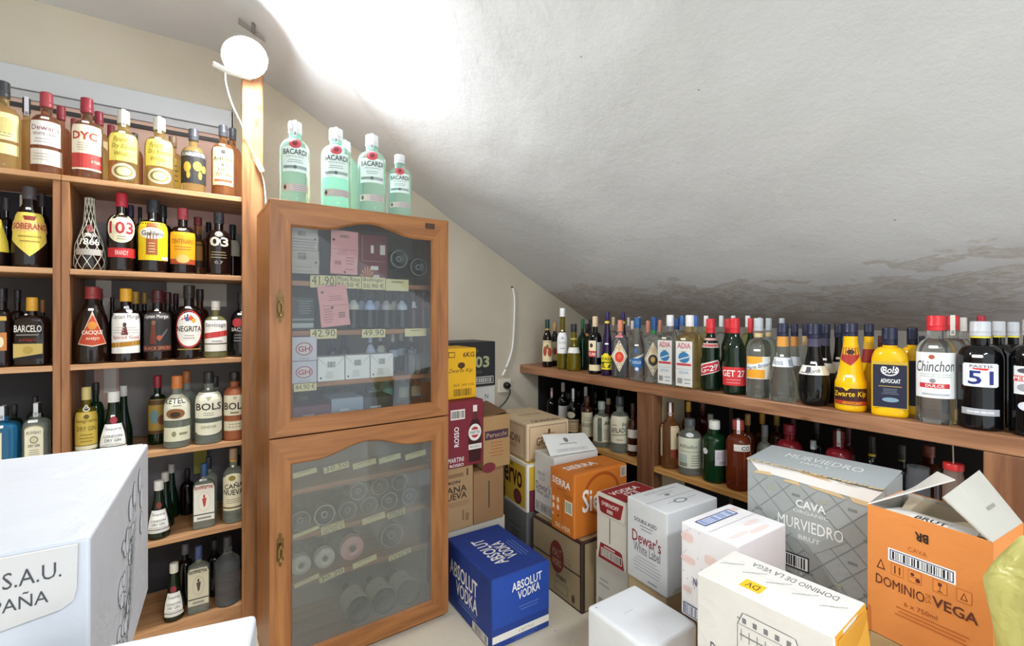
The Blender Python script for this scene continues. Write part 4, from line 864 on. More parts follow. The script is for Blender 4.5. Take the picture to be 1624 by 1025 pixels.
sheet('long pink printed card hanging below the shelf in the upper door', .437, 1.287, .547, 1.448, pk, [B(.30, .93, .65, .99, '#5c3c40'), R(.1, .5, .98, .51, pt), L(.3, .62, .85, .74, 3, pt), R(.62, .30, .86, .325, '#6e4448'), R(.62, .25, .86, .275, '#6e4448'), R(.62, .20, .86, .225, '#6e4448'), L(.1, .1, .45, .44, 6, pt), E(.15, .84, .05, .03, '#5c3c40'), E(.42, .46, .05, .03, '#5c3c40')], tilt=-.10)
def ptag(label, u0, v0, u1, v1, words=None, tilt=0, col='#dccf98'):
    a, b = on_y(u0, v1, 1.928), on_y(u1, v0, 1.928); w_, h = b.x-a.x, b.z-a.z
    el = [L(.2, .68, .8, .85, 1, '#8c8258')]
    if words:
        el = []; n = len(words)
        for i, s in enumerate(words):
            y1 = .94-.9*i/n; el.append(T(.06, y1-.72/n, .94 if len(s) > 4 else .8, y1, s, '#4c4634', 0))
    r = empty('price_tag', ((a.x+b.x)/2, 1.928, a.z), label, 'price tag', gp); q = MB(); Rm = Matrix.Rotation(tilt, 4, 'Y')
    f = lambda u, v, o: Rm @ Vector((-w_/2+w_*u, -o, h*v)); q.box((-w_/2, 0, 0), (w_/2, .0012, h), mat(col, .6), Rm)
    prints(q, el, f, 2, .0002); q.build('paper_tag', r)
for a in (('yellow price tag on the top cabinet shelf, first from the left', 492, 438, 532, 456, ['41.90']), ('yellow price tag with two handwritten lines, second on the top cabinet shelf', 533, 439, 573, 457, ['Moet Rose', '51.50 €']),
          ('yellow price tag with a handwritten long name, third on the top cabinet shelf', 574, 441, 611, 459, ['Bollinger', '50.90 €']), ('yellow price tag with faint writing, last on the top cabinet shelf', 612, 444, 648, 461),
          ('yellow price tag on the second cabinet shelf, left of three', 492, 522, 534, 538, ['42.90']), ('yellow price tag on the second cabinet shelf, middle of three', 574, 522, 611, 536, ['49.90']),
          ('yellow price tag on the second cabinet shelf, right of three', 642, 521, 676, 534), ('yellow price tag with dark figures on the third cabinet shelf', 466, 607, 502, 622, ['44.90 €'])): ptag(*a)
tl = .10
for a in (('faint yellow price tag at the left end of the row behind the lower arch', 465, 743, 503, 758, None, -tl), ('yellow price tag with dark figures, second behind the lower arch', 514, 733, 554, 750, ['30.50'], -tl),
          ('plain yellow price tag, third in the row behind the lower arch', 560, 728, 597, 744, None, -tl), ('pale green yellow price tag, fourth in the row behind the lower arch', 601, 720, 636, 735, None, -tl, '#d6d8a0'), ('pale yellow price tag at the right end behind the lower arch', 643, 714, 676, 729, None, -tl),
          ('blank yellow price tag at the left of the middle lower shelf', 465, 836, 507, 852, None, -tl-.06), ('yellow price tag with three handwritten lines in the lower door', 510, 826, 547, 848, ['MACAN', 'CLASICO', '40.90 €'], -tl), ('yellow price tag with a faint line, right of the three-line tag', 575, 813, 611, 832, None, -tl), ('yellow price tag with two bold handwritten lines at the lower door right', 615, 806, 643, 823, ['AALTO', '41.00 €'], -tl),
          ('long yellow price tag at the lower left of the bottom row', 467, 912, 507, 931, None, -.18), ('yellow price tag with small figures, above the empty bottom shelf', 507, 902, 547, 923, ['30.20'], -.16), ('yellow price tag with a down arrow by the pink foil bottle', 560, 881, 598, 901, None, -.14), ('yellow price tag with dark scribbles above the sleeved bottles', 617, 870, 652, 889, ['Malleolus', '34.90 €'], -.12)): ptag(*a)
medr = on_y(627, 435, 1.93)
# upper door, second shelf: standing necks with pale collars
for i, (u, v, c, g_) in enumerate(((560, 456, '#c8c4b8', 'black'), (573, 464, '#aab0cc', 'black'), (586, 459, '#a8b4d8', 'black'), (598, 461, '#b4bcc8', 'black'), (612, 465, '#a8a4a0', 'black'), (625, 462, '#c9c6b4', 'black'), (637, 462, '#b8c0cc', 'black'))):
    p = on_y(u, v, 1.99+(i % 2)*.075)
    bottle('small dark bottle with a pale %s collar on the second cabinet shelf' % ('ivory grey-blue bright-blue silver taupe cream ice-blue'.split()[i]), 'small dark bottles on the second cabinet shelf', (p.x, p.y, sz['b']), .165, .0235 if i else .024, 'wine', g_, '#1a1a1c', (.50, .74, 75, [R(0, 0, 1, 1, c)]), -90)
for i, (u, c) in enumerate(((655, '#b8bcc0'), (668, '#8c2a2c'))):
    p = on_y(u, 470, 1.97)
    bottle(['dark red bottle with small pale tag, second shelf right', 'dark red bottle at the right end of the second cabinet shelf'][i], 'small dark bottles on the second cabinet shelf', (p.x, p.y, sz['b']), .166, .024, 'slim', 'wine', '#30181a', (.55, .72, 40, [R(0, 0, 1, 1, c)]), -90)
cbox('glass-fronted dark gift box at the left of the second cabinet shelf', .335, sz['b'], .425, 1.40, '#3a3c3c', [R(.05, .3, .95, .36, '#8a9088'), R(.05, .08, .95, .22, '#aeb4ac'), L(.3, .5, .9, .9, 6, '#8a8a80')], 1.96, 2.08)
# third shelf
for i, (u, g_, cc, a) in enumerate(((527, 'purple', '#2a2c50', None), (545, 'black', '#26283c', None), (587, 'blue', '#b9c0e0', (.1, .75, 70, [R(0, 0, 1, 1, '#b8c0dc')])), (603, 'black', '#c9c6bc', (.42, .7, 60, [R(0, 0, 1, 1, '#c4c4b8')])), (623, 'black', '#b4aca0', (.42, .6, 60, [R(0, 0, 1, 1, '#8a98a8')])), (636, 'black', '#c9c2b4', (.42, .6, 60, [R(0, 0, 1, 1, '#8a98a8')])), (652, 'black', '#a8a090', (.42, .6, 60, [R(0, 0, 1, 1, '#7c8a98')])))):
    p = on_y(u, 500, 2.03+(i % 2)*.07)
    bottle('small bottle on the third cabinet shelf, ' + ['violet glass at the left', 'dark blue cap beside the violet one', 'tall pale blue one in the middle', 'ivory collar right of the pale blue one', 'tan cap', 'cream cap beside the tan cap', 'dull brown cap at the right'][i], 'small bottles on the third cabinet shelf', (p.x, p.y, sz['c']), .175, .0235, 'wine', g_, cc, a, -90)
wb = [E(.5, .5, .33, .27, '#8c2a38'), E(.5, .5, .29, .23, '#d8c4c4'), T(.26, .38, .74, .62, 'GH', '#a02c38', .06), L(.25, .08, .75, .12, 1, '#8a8080')]
cbox('pale box with a red oval, upper of two in the cabinet', .333, 1.155, .425, 1.247, '#c9c4cc', wb, 1.925, 2.01); cbox('pale box with a red oval, lower of two in the cabinet', .333, sz['c'], .425, 1.154, '#c4c0c8', wb, 1.925, 2.01)
kb = [B(.35, .56, .65, .8, '#5c5c5c'), L(.25, .12, .6, .38, 4, '#9a9a98'), R(.08, .1, .14, .18, '#3a3a3c'), G([(.0, .95), (.35, .6), (.36, .61), (.02, .98)], '#b8b8b4'), G([(.99, .95), (.68, .6), (.67, .61), (.97, .98)], '#b8b8b4')]
for i, (x0, x1, t) in enumerate(((.428, .530, 1.166), (.533, .632, 1.168), (.635, .732, 1.168))):
    cbox('white glossy carton inside the cabinet, ' + ['left of the row of three', 'middle of the row of three', 'right of the row of three'][i], x0, sz['c'], x1, t, '#e6e3de', kb, 1.925, 2.0, grp='white cartons on the third cabinet shelf')
for i, (u, x) in enumerate(((653, .025), (670, .025))):
    p = on_y(u, 580, 1.97)
    bottle(['clear squarish bottle at the right of the white cartons', 'second clear bottle at the far right of the white cartons'][i], 'clear bottles on the third cabinet shelf', (p.x, p.y, sz['c']), .12, .027, 'square', 'clear', '#4a2424', None, -90)
# bottom of the upper door: bagged bottles and small boxes
for i, (x0, x1, z1, c) in enumerate(((.335, .47, .985, '#5a1c28'), (.475, .60, 1.0, '#8c98a4'), (.605, .73, .99, '#24282a'))):
    cbox(['dark red box at the foot of the upper door', 'grey blue box at the foot of the upper door', 'black box at the foot of the upper door'][i], x0, sz['m'], x1, z1, c, [L(.2, .3, .6, .5, 1, '#b8bcc0')], 1.90+.01*i, 2.05)
for i, (u, g_, c) in enumerate(((478, 'olive', '#7c8058'), (520, 'green', '#5c7470'), (548, 'clear', '#9ab0b8'), (590, 'deepgreen', '#88a098'), (613, 'aqua', '#70a898'), (638, 'clearg', '#a8a890'), (655, 'green', '#b0b080'))):
    p = on_y(u, 640, 2.10); zz = sz['m']
    bottle('bottle in the bottom row of the upper door, ' + ['olive glass at the left', 'teal label', 'pale blue label', 'sage label', 'turquoise glass', 'beige label', 'khaki label at the right'][i], 'bottles at the foot of the upper door', (p.x, p.y, zz), .118, .03, 'stout', g_, c, (.2, .6, 50, [R(0, 0, 1, 1, c)]), -90)
# lower door: wine bottles lying with their bases to the glass
dd = sz
def lie(label, x, z, r, y0=1.96, **k):
    u_ = CX+F*(x*C_-y0*S_)/(x*S_+y0*C_); v_ = HZ-F*(z-HC)/(x*S_+y0*C_); lying(label, u_, v_, r, None, y0=y0, **k)
RG = '#8f938c'
for i, (x, z, r, kw) in enumerate(((.372, .5315, .0405, {}), (.462, .534, .043, {'ring': '#b8bab2'}), (.552, .530, .039, {}), (.640, .530, .039, {'ring': '#7c807a'}), (.728, .530, .039, {'ring': '#b0b2aa'}), (.818, .529, .038, {'glass': 'purple', 'ring': '#8a7a90'}),
        (.686, .6005, .0385, {}), (.774, .600, .0385, {}), (.596, .5985, .038, {'ring': '#9a9c94'}))):
    lie('wine bottle lying behind the dusty lower glass, ' + ['left end of the lower course', 'bright ringed base second from the left', 'dull base third from the left', 'dim base fourth from the left', 'bright ring fifth from the left',
        'purple tinted base at the right end', 'middle of the three laid on top', 'rightmost of the three laid on top', 'leftmost of the three laid on top'][i], x, z, r, **kw)
for (x, r, lab, kw) in ((.377, .037, 'white foil wrapped bottle lying at the far left of the row', {'foil': '#c9c4b8'}), (.467, .038, 'second white foil wrapped bottle, left of the pink one', {'foil': '#cfcabc'}),
    (.575, .047, 'pink foil wrapped bottle lying in the lower door', {'foil': '#d49a94'}), (.745, .054, 'large dark bottle with a pale sleeve, lying right of the pink foil bottle', {'sleeve': '#b0aca0'})):
    lie(lab, x, CS['f']+r*1.05+.001, r, 1.975, **kw)
for (x, lab) in ((.585, 'left'), (.690, 'middle'), (.795, 'right')):
    lie('sleeved bottle lying on the bottom shelf, %s of three' % lab, x, .0735+.049+.012, .049, 1.90, sleeve='#b9b39c', ring=None)
# ================================================================== BOTTLES ON THE LEFT SHELVES
def q_(u, top, hw, kind, glass, cap, lab, art=None, **k):
    d = dict(u=u, top=top, hw=hw, kind=kind, glass=glass, cap=cap, lab=lab, art=art); d.update(k); return d
Y1, Y2, Y3 = 2.352, 2.452, 2.55
ST_ = dict(sticker=True)
RED, GRN = '#a3262e', '#1e5a34'
# ---- top shelf
place_row('y', Y1, LZ[5], 'whisky bottles on the top left shelf', [
 q_(4, 130, 31, 'round', 'gold', '#3a3c40', 'amber whisky bottle cut by the left photo edge, top shelf, grey cap', (.16, .62, 62, [R(0, 0, .95, .26, '#e6dc9c'), R(0, .34, .95, 1, '#e9dfa0'), E(.55, .68, .22, .20, '#cfc27c'), L(.2, .42, .8, .52, 2, '#8a7c48')])),
 q_(74, 148, 27, 'round', 'ruddy', '#a8444c', 'red-capped amber whisky bottle with two white label bands, top shelf', (.10, .62, 66, [R(0, 0, .98, .36, '#e4dcd0'), R(.0, .44, .92, 1, '#efeae6'), T(.08, .78, .84, .90, "Dewar's", '#8c4a50', 0), T(.12, .66, .8, .73, 'WHITE LABEL', '#7c6c70'), L(.1, .5, .8, .6, 2, '#b4aaa8'), L(.1, .1, .85, .26, 3, '#b5aca0')]), sticker=.66),
 q_(138, 157, 26, 'round', 'ruddy', '#9c3440', 'whisky bottle with a white over red label and crimson cap, top shelf', (.10, .64, 62, [R(0, 0, 1, .04, '#ece2cc'), R(0, .04, 1, .36, '#c0403a'), R(0, .36, 1, 1, '#efe4cc'), T(.06, .66, .80, .84, 'DYC', '#b8452e', .03), L(.2, .42, .7, .6, 4, '#b5a890'), T(.62, .16, .92, .23, '8 YEARS', '#e9d8c8')]), sticker=.68),
 q_(196, 177, 25, 'round', 'gold', '#dcd8cc', 'golden whisky bottle with a yellow script label, left of the matching pair', (.04, .66, 60, [E(.5, .18, .40, .17, '#e5dcb4'), E(.5, .18, .30, .12, '#8f7c3c'), E(.5, .18, .22, .09, '#d9cf9c'), R(.0, .40, .98, 1, '#ead968'), T(.2, .80, .62, .92, 'Finest', '#8a6c20', 0, .05), T(.14, .64, .90, .76, 'Dry Blended', '#8a6c20', 0, .05), T(.2, .48, .72, .60, 'Whisky', '#8a6c20', 0, .05)]), sticker=.68, strap='#e9e9ee'),
 q_(253, 188, 24, 'round', 'gold', '#dcd8cc', 'golden whisky bottle with a yellow script label, right of the matching pair', (.04, .66, 60, [E(.5, .18, .40, .17, '#e5dcb4'), E(.5, .18, .30, .12, '#8f7c3c'), E(.5, .18, .22, .09, '#d9cf9c'), R(.0, .40, .98, 1, '#ead968'), T(.2, .80, .62, .92, 'Finest', '#8a6c20', 0, .05), T(.14, .64, .90, .76, 'Dry Blended', '#8a6c20', 0, .05), T(.2, .48, .72, .60, 'Whisky', '#8a6c20', 0, .05)]), sticker=.68, strap='#e9e9ee'),
 q_(307, 206, 20, 'round', 'gold', '#4c4e54', 'squat amber whisky bottle with a black map label, top shelf', (.13, .62, 75, [R(0, 0, 1, 1, '#2c2a2a'), R(0, .84, 1, .98, '#5a5c62'), T(.12, .86, .88, .97, 'Label 5', '#c9c4b4'), E(.3, .50, .12, .16, '#c79a3c'), E(.62, .54, .14, .15, '#c79a3c'), E(.84, .48, .10, .12, '#c79a3c'), E(.34, .26, .06, .12, '#c79a3c'), E(.70, .26, .06, .13, '#c79a3c')]), sticker=.56),
 q_(354, 200, 19, 'whisky', 'amber', '#4a4c52', 'amber whisky bottle with a cream label and grey cap, beside the post', (.14, .66, 56, [R(0, 0, 1, 1, '#ece3a4'), R(.02, .02, .98, .03, '#8c7c3c'), E(.5, .88, .10, .06, '#3a3a34'), T(.06, .60, .94, .76, 'Anthony', '#2e2c26', .01), T(.42, .50, .56, .58, '&', '#2e2c26'), T(.3, .38, .62, .48, 'Lac', '#2e2c26', .01), T(.15, .22, .86, .34, 'Whisky', '#8c3428', .01), R(.1, .10, .9, .15, '#c05038')]), sticker=.70),
])
place_row('y', Y2, LZ[5], 'whisky bottles on the top left shelf', [
 q_(42, 156, 17, 'round', 'gold', '#33353a', 'amber whisky bottle with dark cap and white tax strip, behind the first front bottle', None, strap='#dcdce2'),
 q_(97, 169, 18, 'round', 'ruddy', '#9c3c46', 'amber bottle with raspberry cap, just behind the two white label bands', None),
 q_(157, 178, 18, 'round', 'gold', '#943440', 'amber bottle with crimson cap, behind the white over red label', (.1, .6, 60, [R(0, 0, 1, 1, '#e4d49c')])),
 q_(213, 212, 15, 'round', 'ruddy', '#37383e', 'amber bottle with a dark cap, behind the golden script pair', None),
 q_(274, 217, 16, 'round', 'gold', '#8c7458', 'golden bottle with a tan cap, behind the squat map label one', (.12, .6, 60, [R(0, 0, 1, 1, '#d8c06c'), L(.2, .2, .8, .8, 4, '#8c7434')])),
 q_(369, 204, 15, 'whisky', 'amber', '#4a4c52', 'amber bottle with a grey cap, half hidden by the post on the top shelf', None),
])
place_row('y', Y3, LZ[5], 'whisky bottles on the top left shelf', [
 q_(118, 189, 15, 'round', 'ruddy', '#a04048', 'back row bottle with a red cap, left of two on the top shelf', None),
 q_(176, 199, 15, 'round', 'ruddy', '#943844', 'back row bottle with a red cap, right of two on the top shelf', None),
])
# ---- second shelf
net = '#d3cdb8'
place_row('y', Y1, LZ[4], 'brandy bottles on the second left shelf', [
 q_(193, 307, 24, 'round', 'dark', '#b02838', 'dark brandy bottle with a red cap, oval cream label and red band', (.17, .76, 62, [R(.0, .0, 1, .20, '#c8282c'), T(.3, .05, .7, .15, 'BRANDY', '#e4d8cc'), E(.48, .64, .48, .33, '#e6e0bc'), T(.10, .50, .88, .76, '103', '#b8283c', .02), T(.3, .82, .7, .9, 'Osborne', '#8a8468'), L(.3, .38, .7, .46, 2, '#8a8468')]), sticker=.66),
 q_(243, 318, 25, 'round', 'dark', '#2a2c32', 'dark bottle with a bright yellow label and white oval, second shelf', (.16, .68, 66, [R(0, 0, 1, 1, '#f0cc18'), R(.30, .14, .62, .98, '#a05a28'), E(.46, .70, .36, .15, '#efeade'), T(.16, .64, .80, .76, 'Galileo', '#3c3a44', .01), L(.34, .2, .58, .46, 4, '#e4b88c'), R(.74, .02, .98, .10, '#e6e6e6')]), sticker=.72, medal=(.90, .96, 30, [E(.5, .5, .3, .45, '#c9c9cc')])),
 q_(290, 331, 21, 'round', 'dark', '#a8404a', 'brandy bottle with an orange yellow label and dusty red cap, second shelf', (.14, .62, 66, [R(0, 0, 1, .16, '#b04a28'), R(0, .16, 1, 1, '#eba81e'), T(.1, .64, .9, .78, 'CENTENARIO', '#8c4a1c', .0), L(.2, .44, .8, .56, 2, '#a05c20'), E(.5, .16, .22, .13, '#d9b468')]), sticker=.66),
 q_(347, 338, 20, 'round', 'dark', '#3a3a3e', 'dark brandy bottle with large pale numerals, nearest the post on its shelf', (.15, .72, 60, [T(.15, .52, .90, .78, '03', '#c9c2b4', .04), E(.5, .86, .16, .08, '#8a8478'), L(.15, .2, .85, .38, 3, '#8a7c60'), T(.35, .04, .65, .12, '0.7', '#b0a898')]), sticker=False),
 q_(47, 297, 30, 'ovalneck', 'dark', '#4c464a', 'dark brandy bottle with a shield label and red lettered ribbon, left shelves', (.16, .70, 62, [G([(.0, .30), (.5, -.06), (1, .30), (.98, .62)], '#e9cf5c'), R(.0, .3, 1, .94, '#e9cf5c'), R(-.04, .50, 1.06, .74, '#eab878'), T(.02, .55, 1.0, .69, 'SOBERANO', '#9c3428', .03), G([(.3, .86), (.7, .86), (.64, .76), (.36, .76)], '#8c3428'), L(.2, .26, .8, .42, 2, '#a8903c')]), sticker=.72),
 q_(-6, 310, 22, 'decant', 'dark', '#3c3838', 'netted bottle with a yellow label at the left photo edge', (.2, .66, 60, [R(0, 0, 1, 1, '#e6cc48')])),
])
place_row('y', Y2, LZ[4], 'brandy bottles on the second left shelf', [
 q_(10, 314, 12, 'round', 'dark', '#4a4448', 'dark bottle in the back row at the left photo edge, second shelf', None),
 q_(28, 309, 12, 'square', 'dark', '#d8d4c4', 'dark bottle with a cream cap behind the shield labelled brandy', None),
 q_(67, 307, 13, 'round', 'dark', '#46424a', 'dark bottle behind the right shoulder of the shield labelled brandy', None),
 q_(207, 326, 14, 'round', 'dark', '#3c2a4a', 'dark bottle with a violet cap, behind the oval cream label', (.3, .75, 60, [R(0, 0, 1, 1, '#bdb894')])),
 q_(258, 326, 17, 'round', 'dark', '#26282c', 'dark bottle behind the bright yellow label', None),
 q_(314, 345, 14, 'slim', 'amber', '#7c3438', 'slim bottle with a maroon cap and amber neck, second shelf', (.15, .7, 50, [R(0, 0, 1, 1, '#3a2418'), R(.25, .2, .8, .8, '#a8782c')])),
 q_(369, 357, 13, 'round', 'dark', '#1f3230', 'dark bottle with a bottle-green cap, behind the pale numerals', (.4, .7, 60, [R(0, 0, 1, 1, '#b8b8a4')])),
])
place_row('y', Y3, LZ[4], 'brandy bottles on the second left shelf', [
 q_(222, 329, 9, 'square', 'dark', '#222228', 'back row bottle with a flat black cap, centre of the second shelf', (.45, .8, 50, [R(0, 0, 1, 1, '#b9b49c')])),
 q_(331, 353, 11, 'round', 'amber', '#16181a', 'back row amber bottle with a black cap, second shelf', None),
])
# the netted decanter bottle
p = on_y(136, 313, Y1); rN = 27*depth(p)/(F*math.sqrt(1+((136-CX)/F)**2)); hN = min(p.z-LZ[4], .306); rN = min(rN, .042); p.x = -.335+rN+.006
nb = bottle('netted round brandy bottle with white lettering, left end of its shelf', 'brandy bottles on the second left shelf', (p.x, p.y, LZ[4]), hN, rN, 'decant', 'dark', '#6a655e',
   (.16, .62, 56, [T(.22, .62, .78, .74, 'GRAN', '#c9c2b4', .02), T(.12, .38, .88, .58, '1866', '#dcd6c8', .05), R(.0, .08, 1, .26, '#a8a298'), E(.5, .88, .24, .12, '#7c3a38')]), sticker=.48)
q = MB(); prof = KIND['decant'][0]; mN = mat(net, .6); nL = 9
for s in (1, -1):
    for k in range(nL):
        pts = []
        for i in range(22):
            t = i/21; z = t*.985; r = rad_at(prof, z)*rN+.0022; a = 2*math.pi*k/nL+s*t*3.3; pts.append((r*math.cos(a), r*math.sin(a), z*hN+.001))
        q.tube(pts, .0011, mN, 4)
q.build('wire_net', nb)
# ---- third shelf
place_row('y', Y1, LZ[3], 'rum bottles on the third left shelf', [
 q_(135, 455, 30, 'ovalneck', 'dark', '#8c3434', 'dark conical rum bottle with a pointed red label', (.22, .66, 46, [G([(.0, .08), (.5, 1.06), (1.0, .08), (.5, .0)], '#d8b8a4'), G([(.03, .10), (.5, 1.0), (.97, .10), (.5, .04)], '#b4401f'), E(.5, .62, .16, .12, '#c9822c'), T(.14, .34, .86, .48, 'CACIQUE', '#ecdcc8', .02), T(.28, .18, .74, .28, 'ANEJO', '#e4c8b0', .03)]), sticker=.70),
 q_(199, 458, 24, 'round', 'dark', '#d8a02c', 'dark rum bottle with a gold cap and white label with a gold stripe', (.12, .66, 66, [R(0, 0, 1, 1, '#efece6'), G([(0, .14), (1, .20), (1, .32), (0, .26)], '#b07c1c'), T(.02, .84, .98, .97, 'Captain Morgan', '#4c3c3c', .01), G([(.36, .46), (.56, .46), (.48, .76), (.44, .76)], '#6e2c2c'), E(.46, .72, .05, .05, '#4a3230'), L(.1, .50, .9, .66, 3, '#c9c4bc'), T(.1, .34, .9, .44, 'Spiced Gold', '#b84038', 0)]), sticker=.74, medal=(.66, .77, 22, [E(.9, .5, .42, .46, '#dfe4ea')])),
 q_(250, 461, 23, 'round', 'dark', '#4a1c20', 'dark rum bottle with a black and brown label showing a standing figure', (.13, .68, 66, [R(0, 0, 1, 1, '#2c2828'), R(0, .82, 1, .96, '#3c3838'), T(.02, .83, .86, .95, 'Captain Morgan', '#e4e0d8', .01), G([(.26, .2), (.46, .2), (.42, .72), (.32, .72)], '#6c3020'), E(.38, .74, .06, .06, '#8a5a40'), G([(.5, .3), (.8, .6), (.82, .56), (.56, .26)], '#5c6468'), E(.55, .36, .08, .06, '#b0502c'), R(0, .02, 1, .16, '#5a2c20'), T(.08, .05, .92, .13, 'BLACK SPICED', '#c98c6c')]), sticker=.72),
 q_(300, 453, 23, 'round', 'dark', '#2c2826', 'dark rum bottle with a white disc label ringed in red', (.13, .66, 62, [E(.5, .52, .48, .48, '#b8322c'), E(.5, .52, .43, .43, '#f0ece2'), T(.08, .46, .92, .60, 'NEGRITA', '#3a2c2c', .02), E(.44, .78, .07, .06, '#3c6ca8'), E(.55, .80, .08, .06, '#d85828'), E(.64, .74, .06, .05, '#e8b030'), L(.3, .28, .7, .38, 2, '#a8a098'), R(.1, .0, .9, .03, '#a8843c')]), sticker=.70, band=(.84, .87, '#b03028')),
 q_(342, 478, 19, 'whisky', 'straw', '#e6e2da', 'pale straw rum bottle with a white cap and red banded label', (.12, .66, 62, [R(0, .0, 1, .22, '#e9e6dc'), R(0, .26, 1, 1, '#f2efe8'), G([(0, .40), (1, .50), (1, .68), (0, .58)], '#c83838'), T(.06, .76, .94, .92, 'Santiago', '#5c5458', 0, .02), L(.3, .3, .8, .36, 1, '#a8a49c')]), sticker=.70),
 q_(383, 464, 17, 'round', 'black', '#232326', 'black rum bottle half hidden by the post, third shelf', (.2, .62, 60, [E(.3, .78, .26, .16, '#b03438'), T(.0, .46, 1, .60, 'BACARDI', '#c9c4bc', .02), L(.1, .1, .9, .36, 3, '#8a8484')]), sticker=.66),
 q_(51, 472, 29, 'flat', 'dark', '#d8a030', 'dark flat rum bottle with a gold cap and gold lower label', (.10, .66, 88, [R(.02, .04, .98, .40, '#cdb468'), G([(.02, .04), (.98, .14), (.98, .02), (.02, .0)], '#141216'), T(.05, .70, .95, .88, 'BARCELO', '#e6e2da', .03), R(.12, .62, .86, .64, '#b0aca4'), T(.2, .45, .8, .54, 'AÑEJO', '#a03428', .01), E(.5, .24, .16, .10, '#b89c4c')]), sticker=.74, phi=-100),
 q_(3, 457, 18, 'round', 'dark', '#211e24', 'dark brown rum bottle with an orange label, left photo edge, third shelf', (.1, .64, 60, [R(.2, .9, .7, 1, '#c9a040'), R(.2, .2, .7, .62, '#b8783c'), E(.45, .4, .12, .12, '#e0d4b0')])),
])
place_row('y', Y2, LZ[3], 'rum bottles on the third left shelf', [
 q_(28, 460, 14, 'round', 'dark', '#221f26', 'dark rum bottle with a black cap, behind the gold capped flat one', None),
 q_(68, 476, 12, 'flat', 'dark', '#9c6c34', 'dark flat bottle with a bronze cap beside the shelf divider', None),
 q_(157, 458, 15, 'ovalneck', 'dark', '#7c3030', 'dark bottle behind the pointed red label, maroon cap', None),
 q_(215, 463, 14, 'round', 'dark', '#b88c34', 'dark bottle behind the gold striped white label, mustard cap', None),
 q_(266, 464, 15, 'round', 'dark', '#43191e', 'dark bottle with an oxblood cap, behind the standing figure label', None),
 q_(317, 459, 15, 'round', 'brown', '#2c2826', 'brown bottle behind the white disc label', None),
])
place_row('y', Y3, LZ[3], 'rum bottles on the third left shelf', [
 q_(8, 457, 10, 'round', 'dark', '#1f1d22', 'back row black capped bottle at the left photo edge, third shelf', None),
 q_(178, 472, 12, 'decant', 'dark', '#3a1c22', 'back row dark bottle with a looped stopper, third shelf', None),
 q_(229, 464, 10, 'round', 'dark', '#a8843a', 'back row bottle with a dull gold cap, third shelf', None),
 q_(279, 466, 11, 'round', 'dark', '#3c181c', 'back row bottle with a dark maroon cap, third shelf', None),
])
# ---- fourth shelf
GW = [R(0, 0, 1, .14, '#dcdcd6'), R(0, .17, 1, 1, '#efeee8'), R(.93, .17, 1, 1, '#3a3c3e'), T(.08, .74, .84, .88, 'Tanqueray', '#4c4a50', 0), T(.14, .50, .80, .60, 'LONDON', '#5c5a60', .01), T(.20, .34, .74, .45, 'DRY GIN', '#5c5a60', .01), L(.1, .2, .8, .28, 2, '#9a9a9c')]
bfe = lambda dim: [R(0, 0, 1, 1, '#e9e6da' if not dim else '#cfc8b0'), R(.0, .16, 1, .19, '#3a3a3c'), T(.04, .84, .96, .96, 'BEEFEATER', '#b03a30' if not dim else '#4a4438', .02), E(.5, .52, .30, .26, '#d4d0c4' if not dim else '#b5ae98'), E(.5, .52, .28, .245, '#ece9de' if not dim else '#cbc4ac'), G([(.40, .60), (.62, .62), (.56, .40), (.48, .36)], '#c04038' if not dim else '#4c463c'), E(.50, .66, .05, .05, '#c04038' if not dim else '#4c463c'), L(.15, .04, .85, .12, 1, '#8a8a8a')]
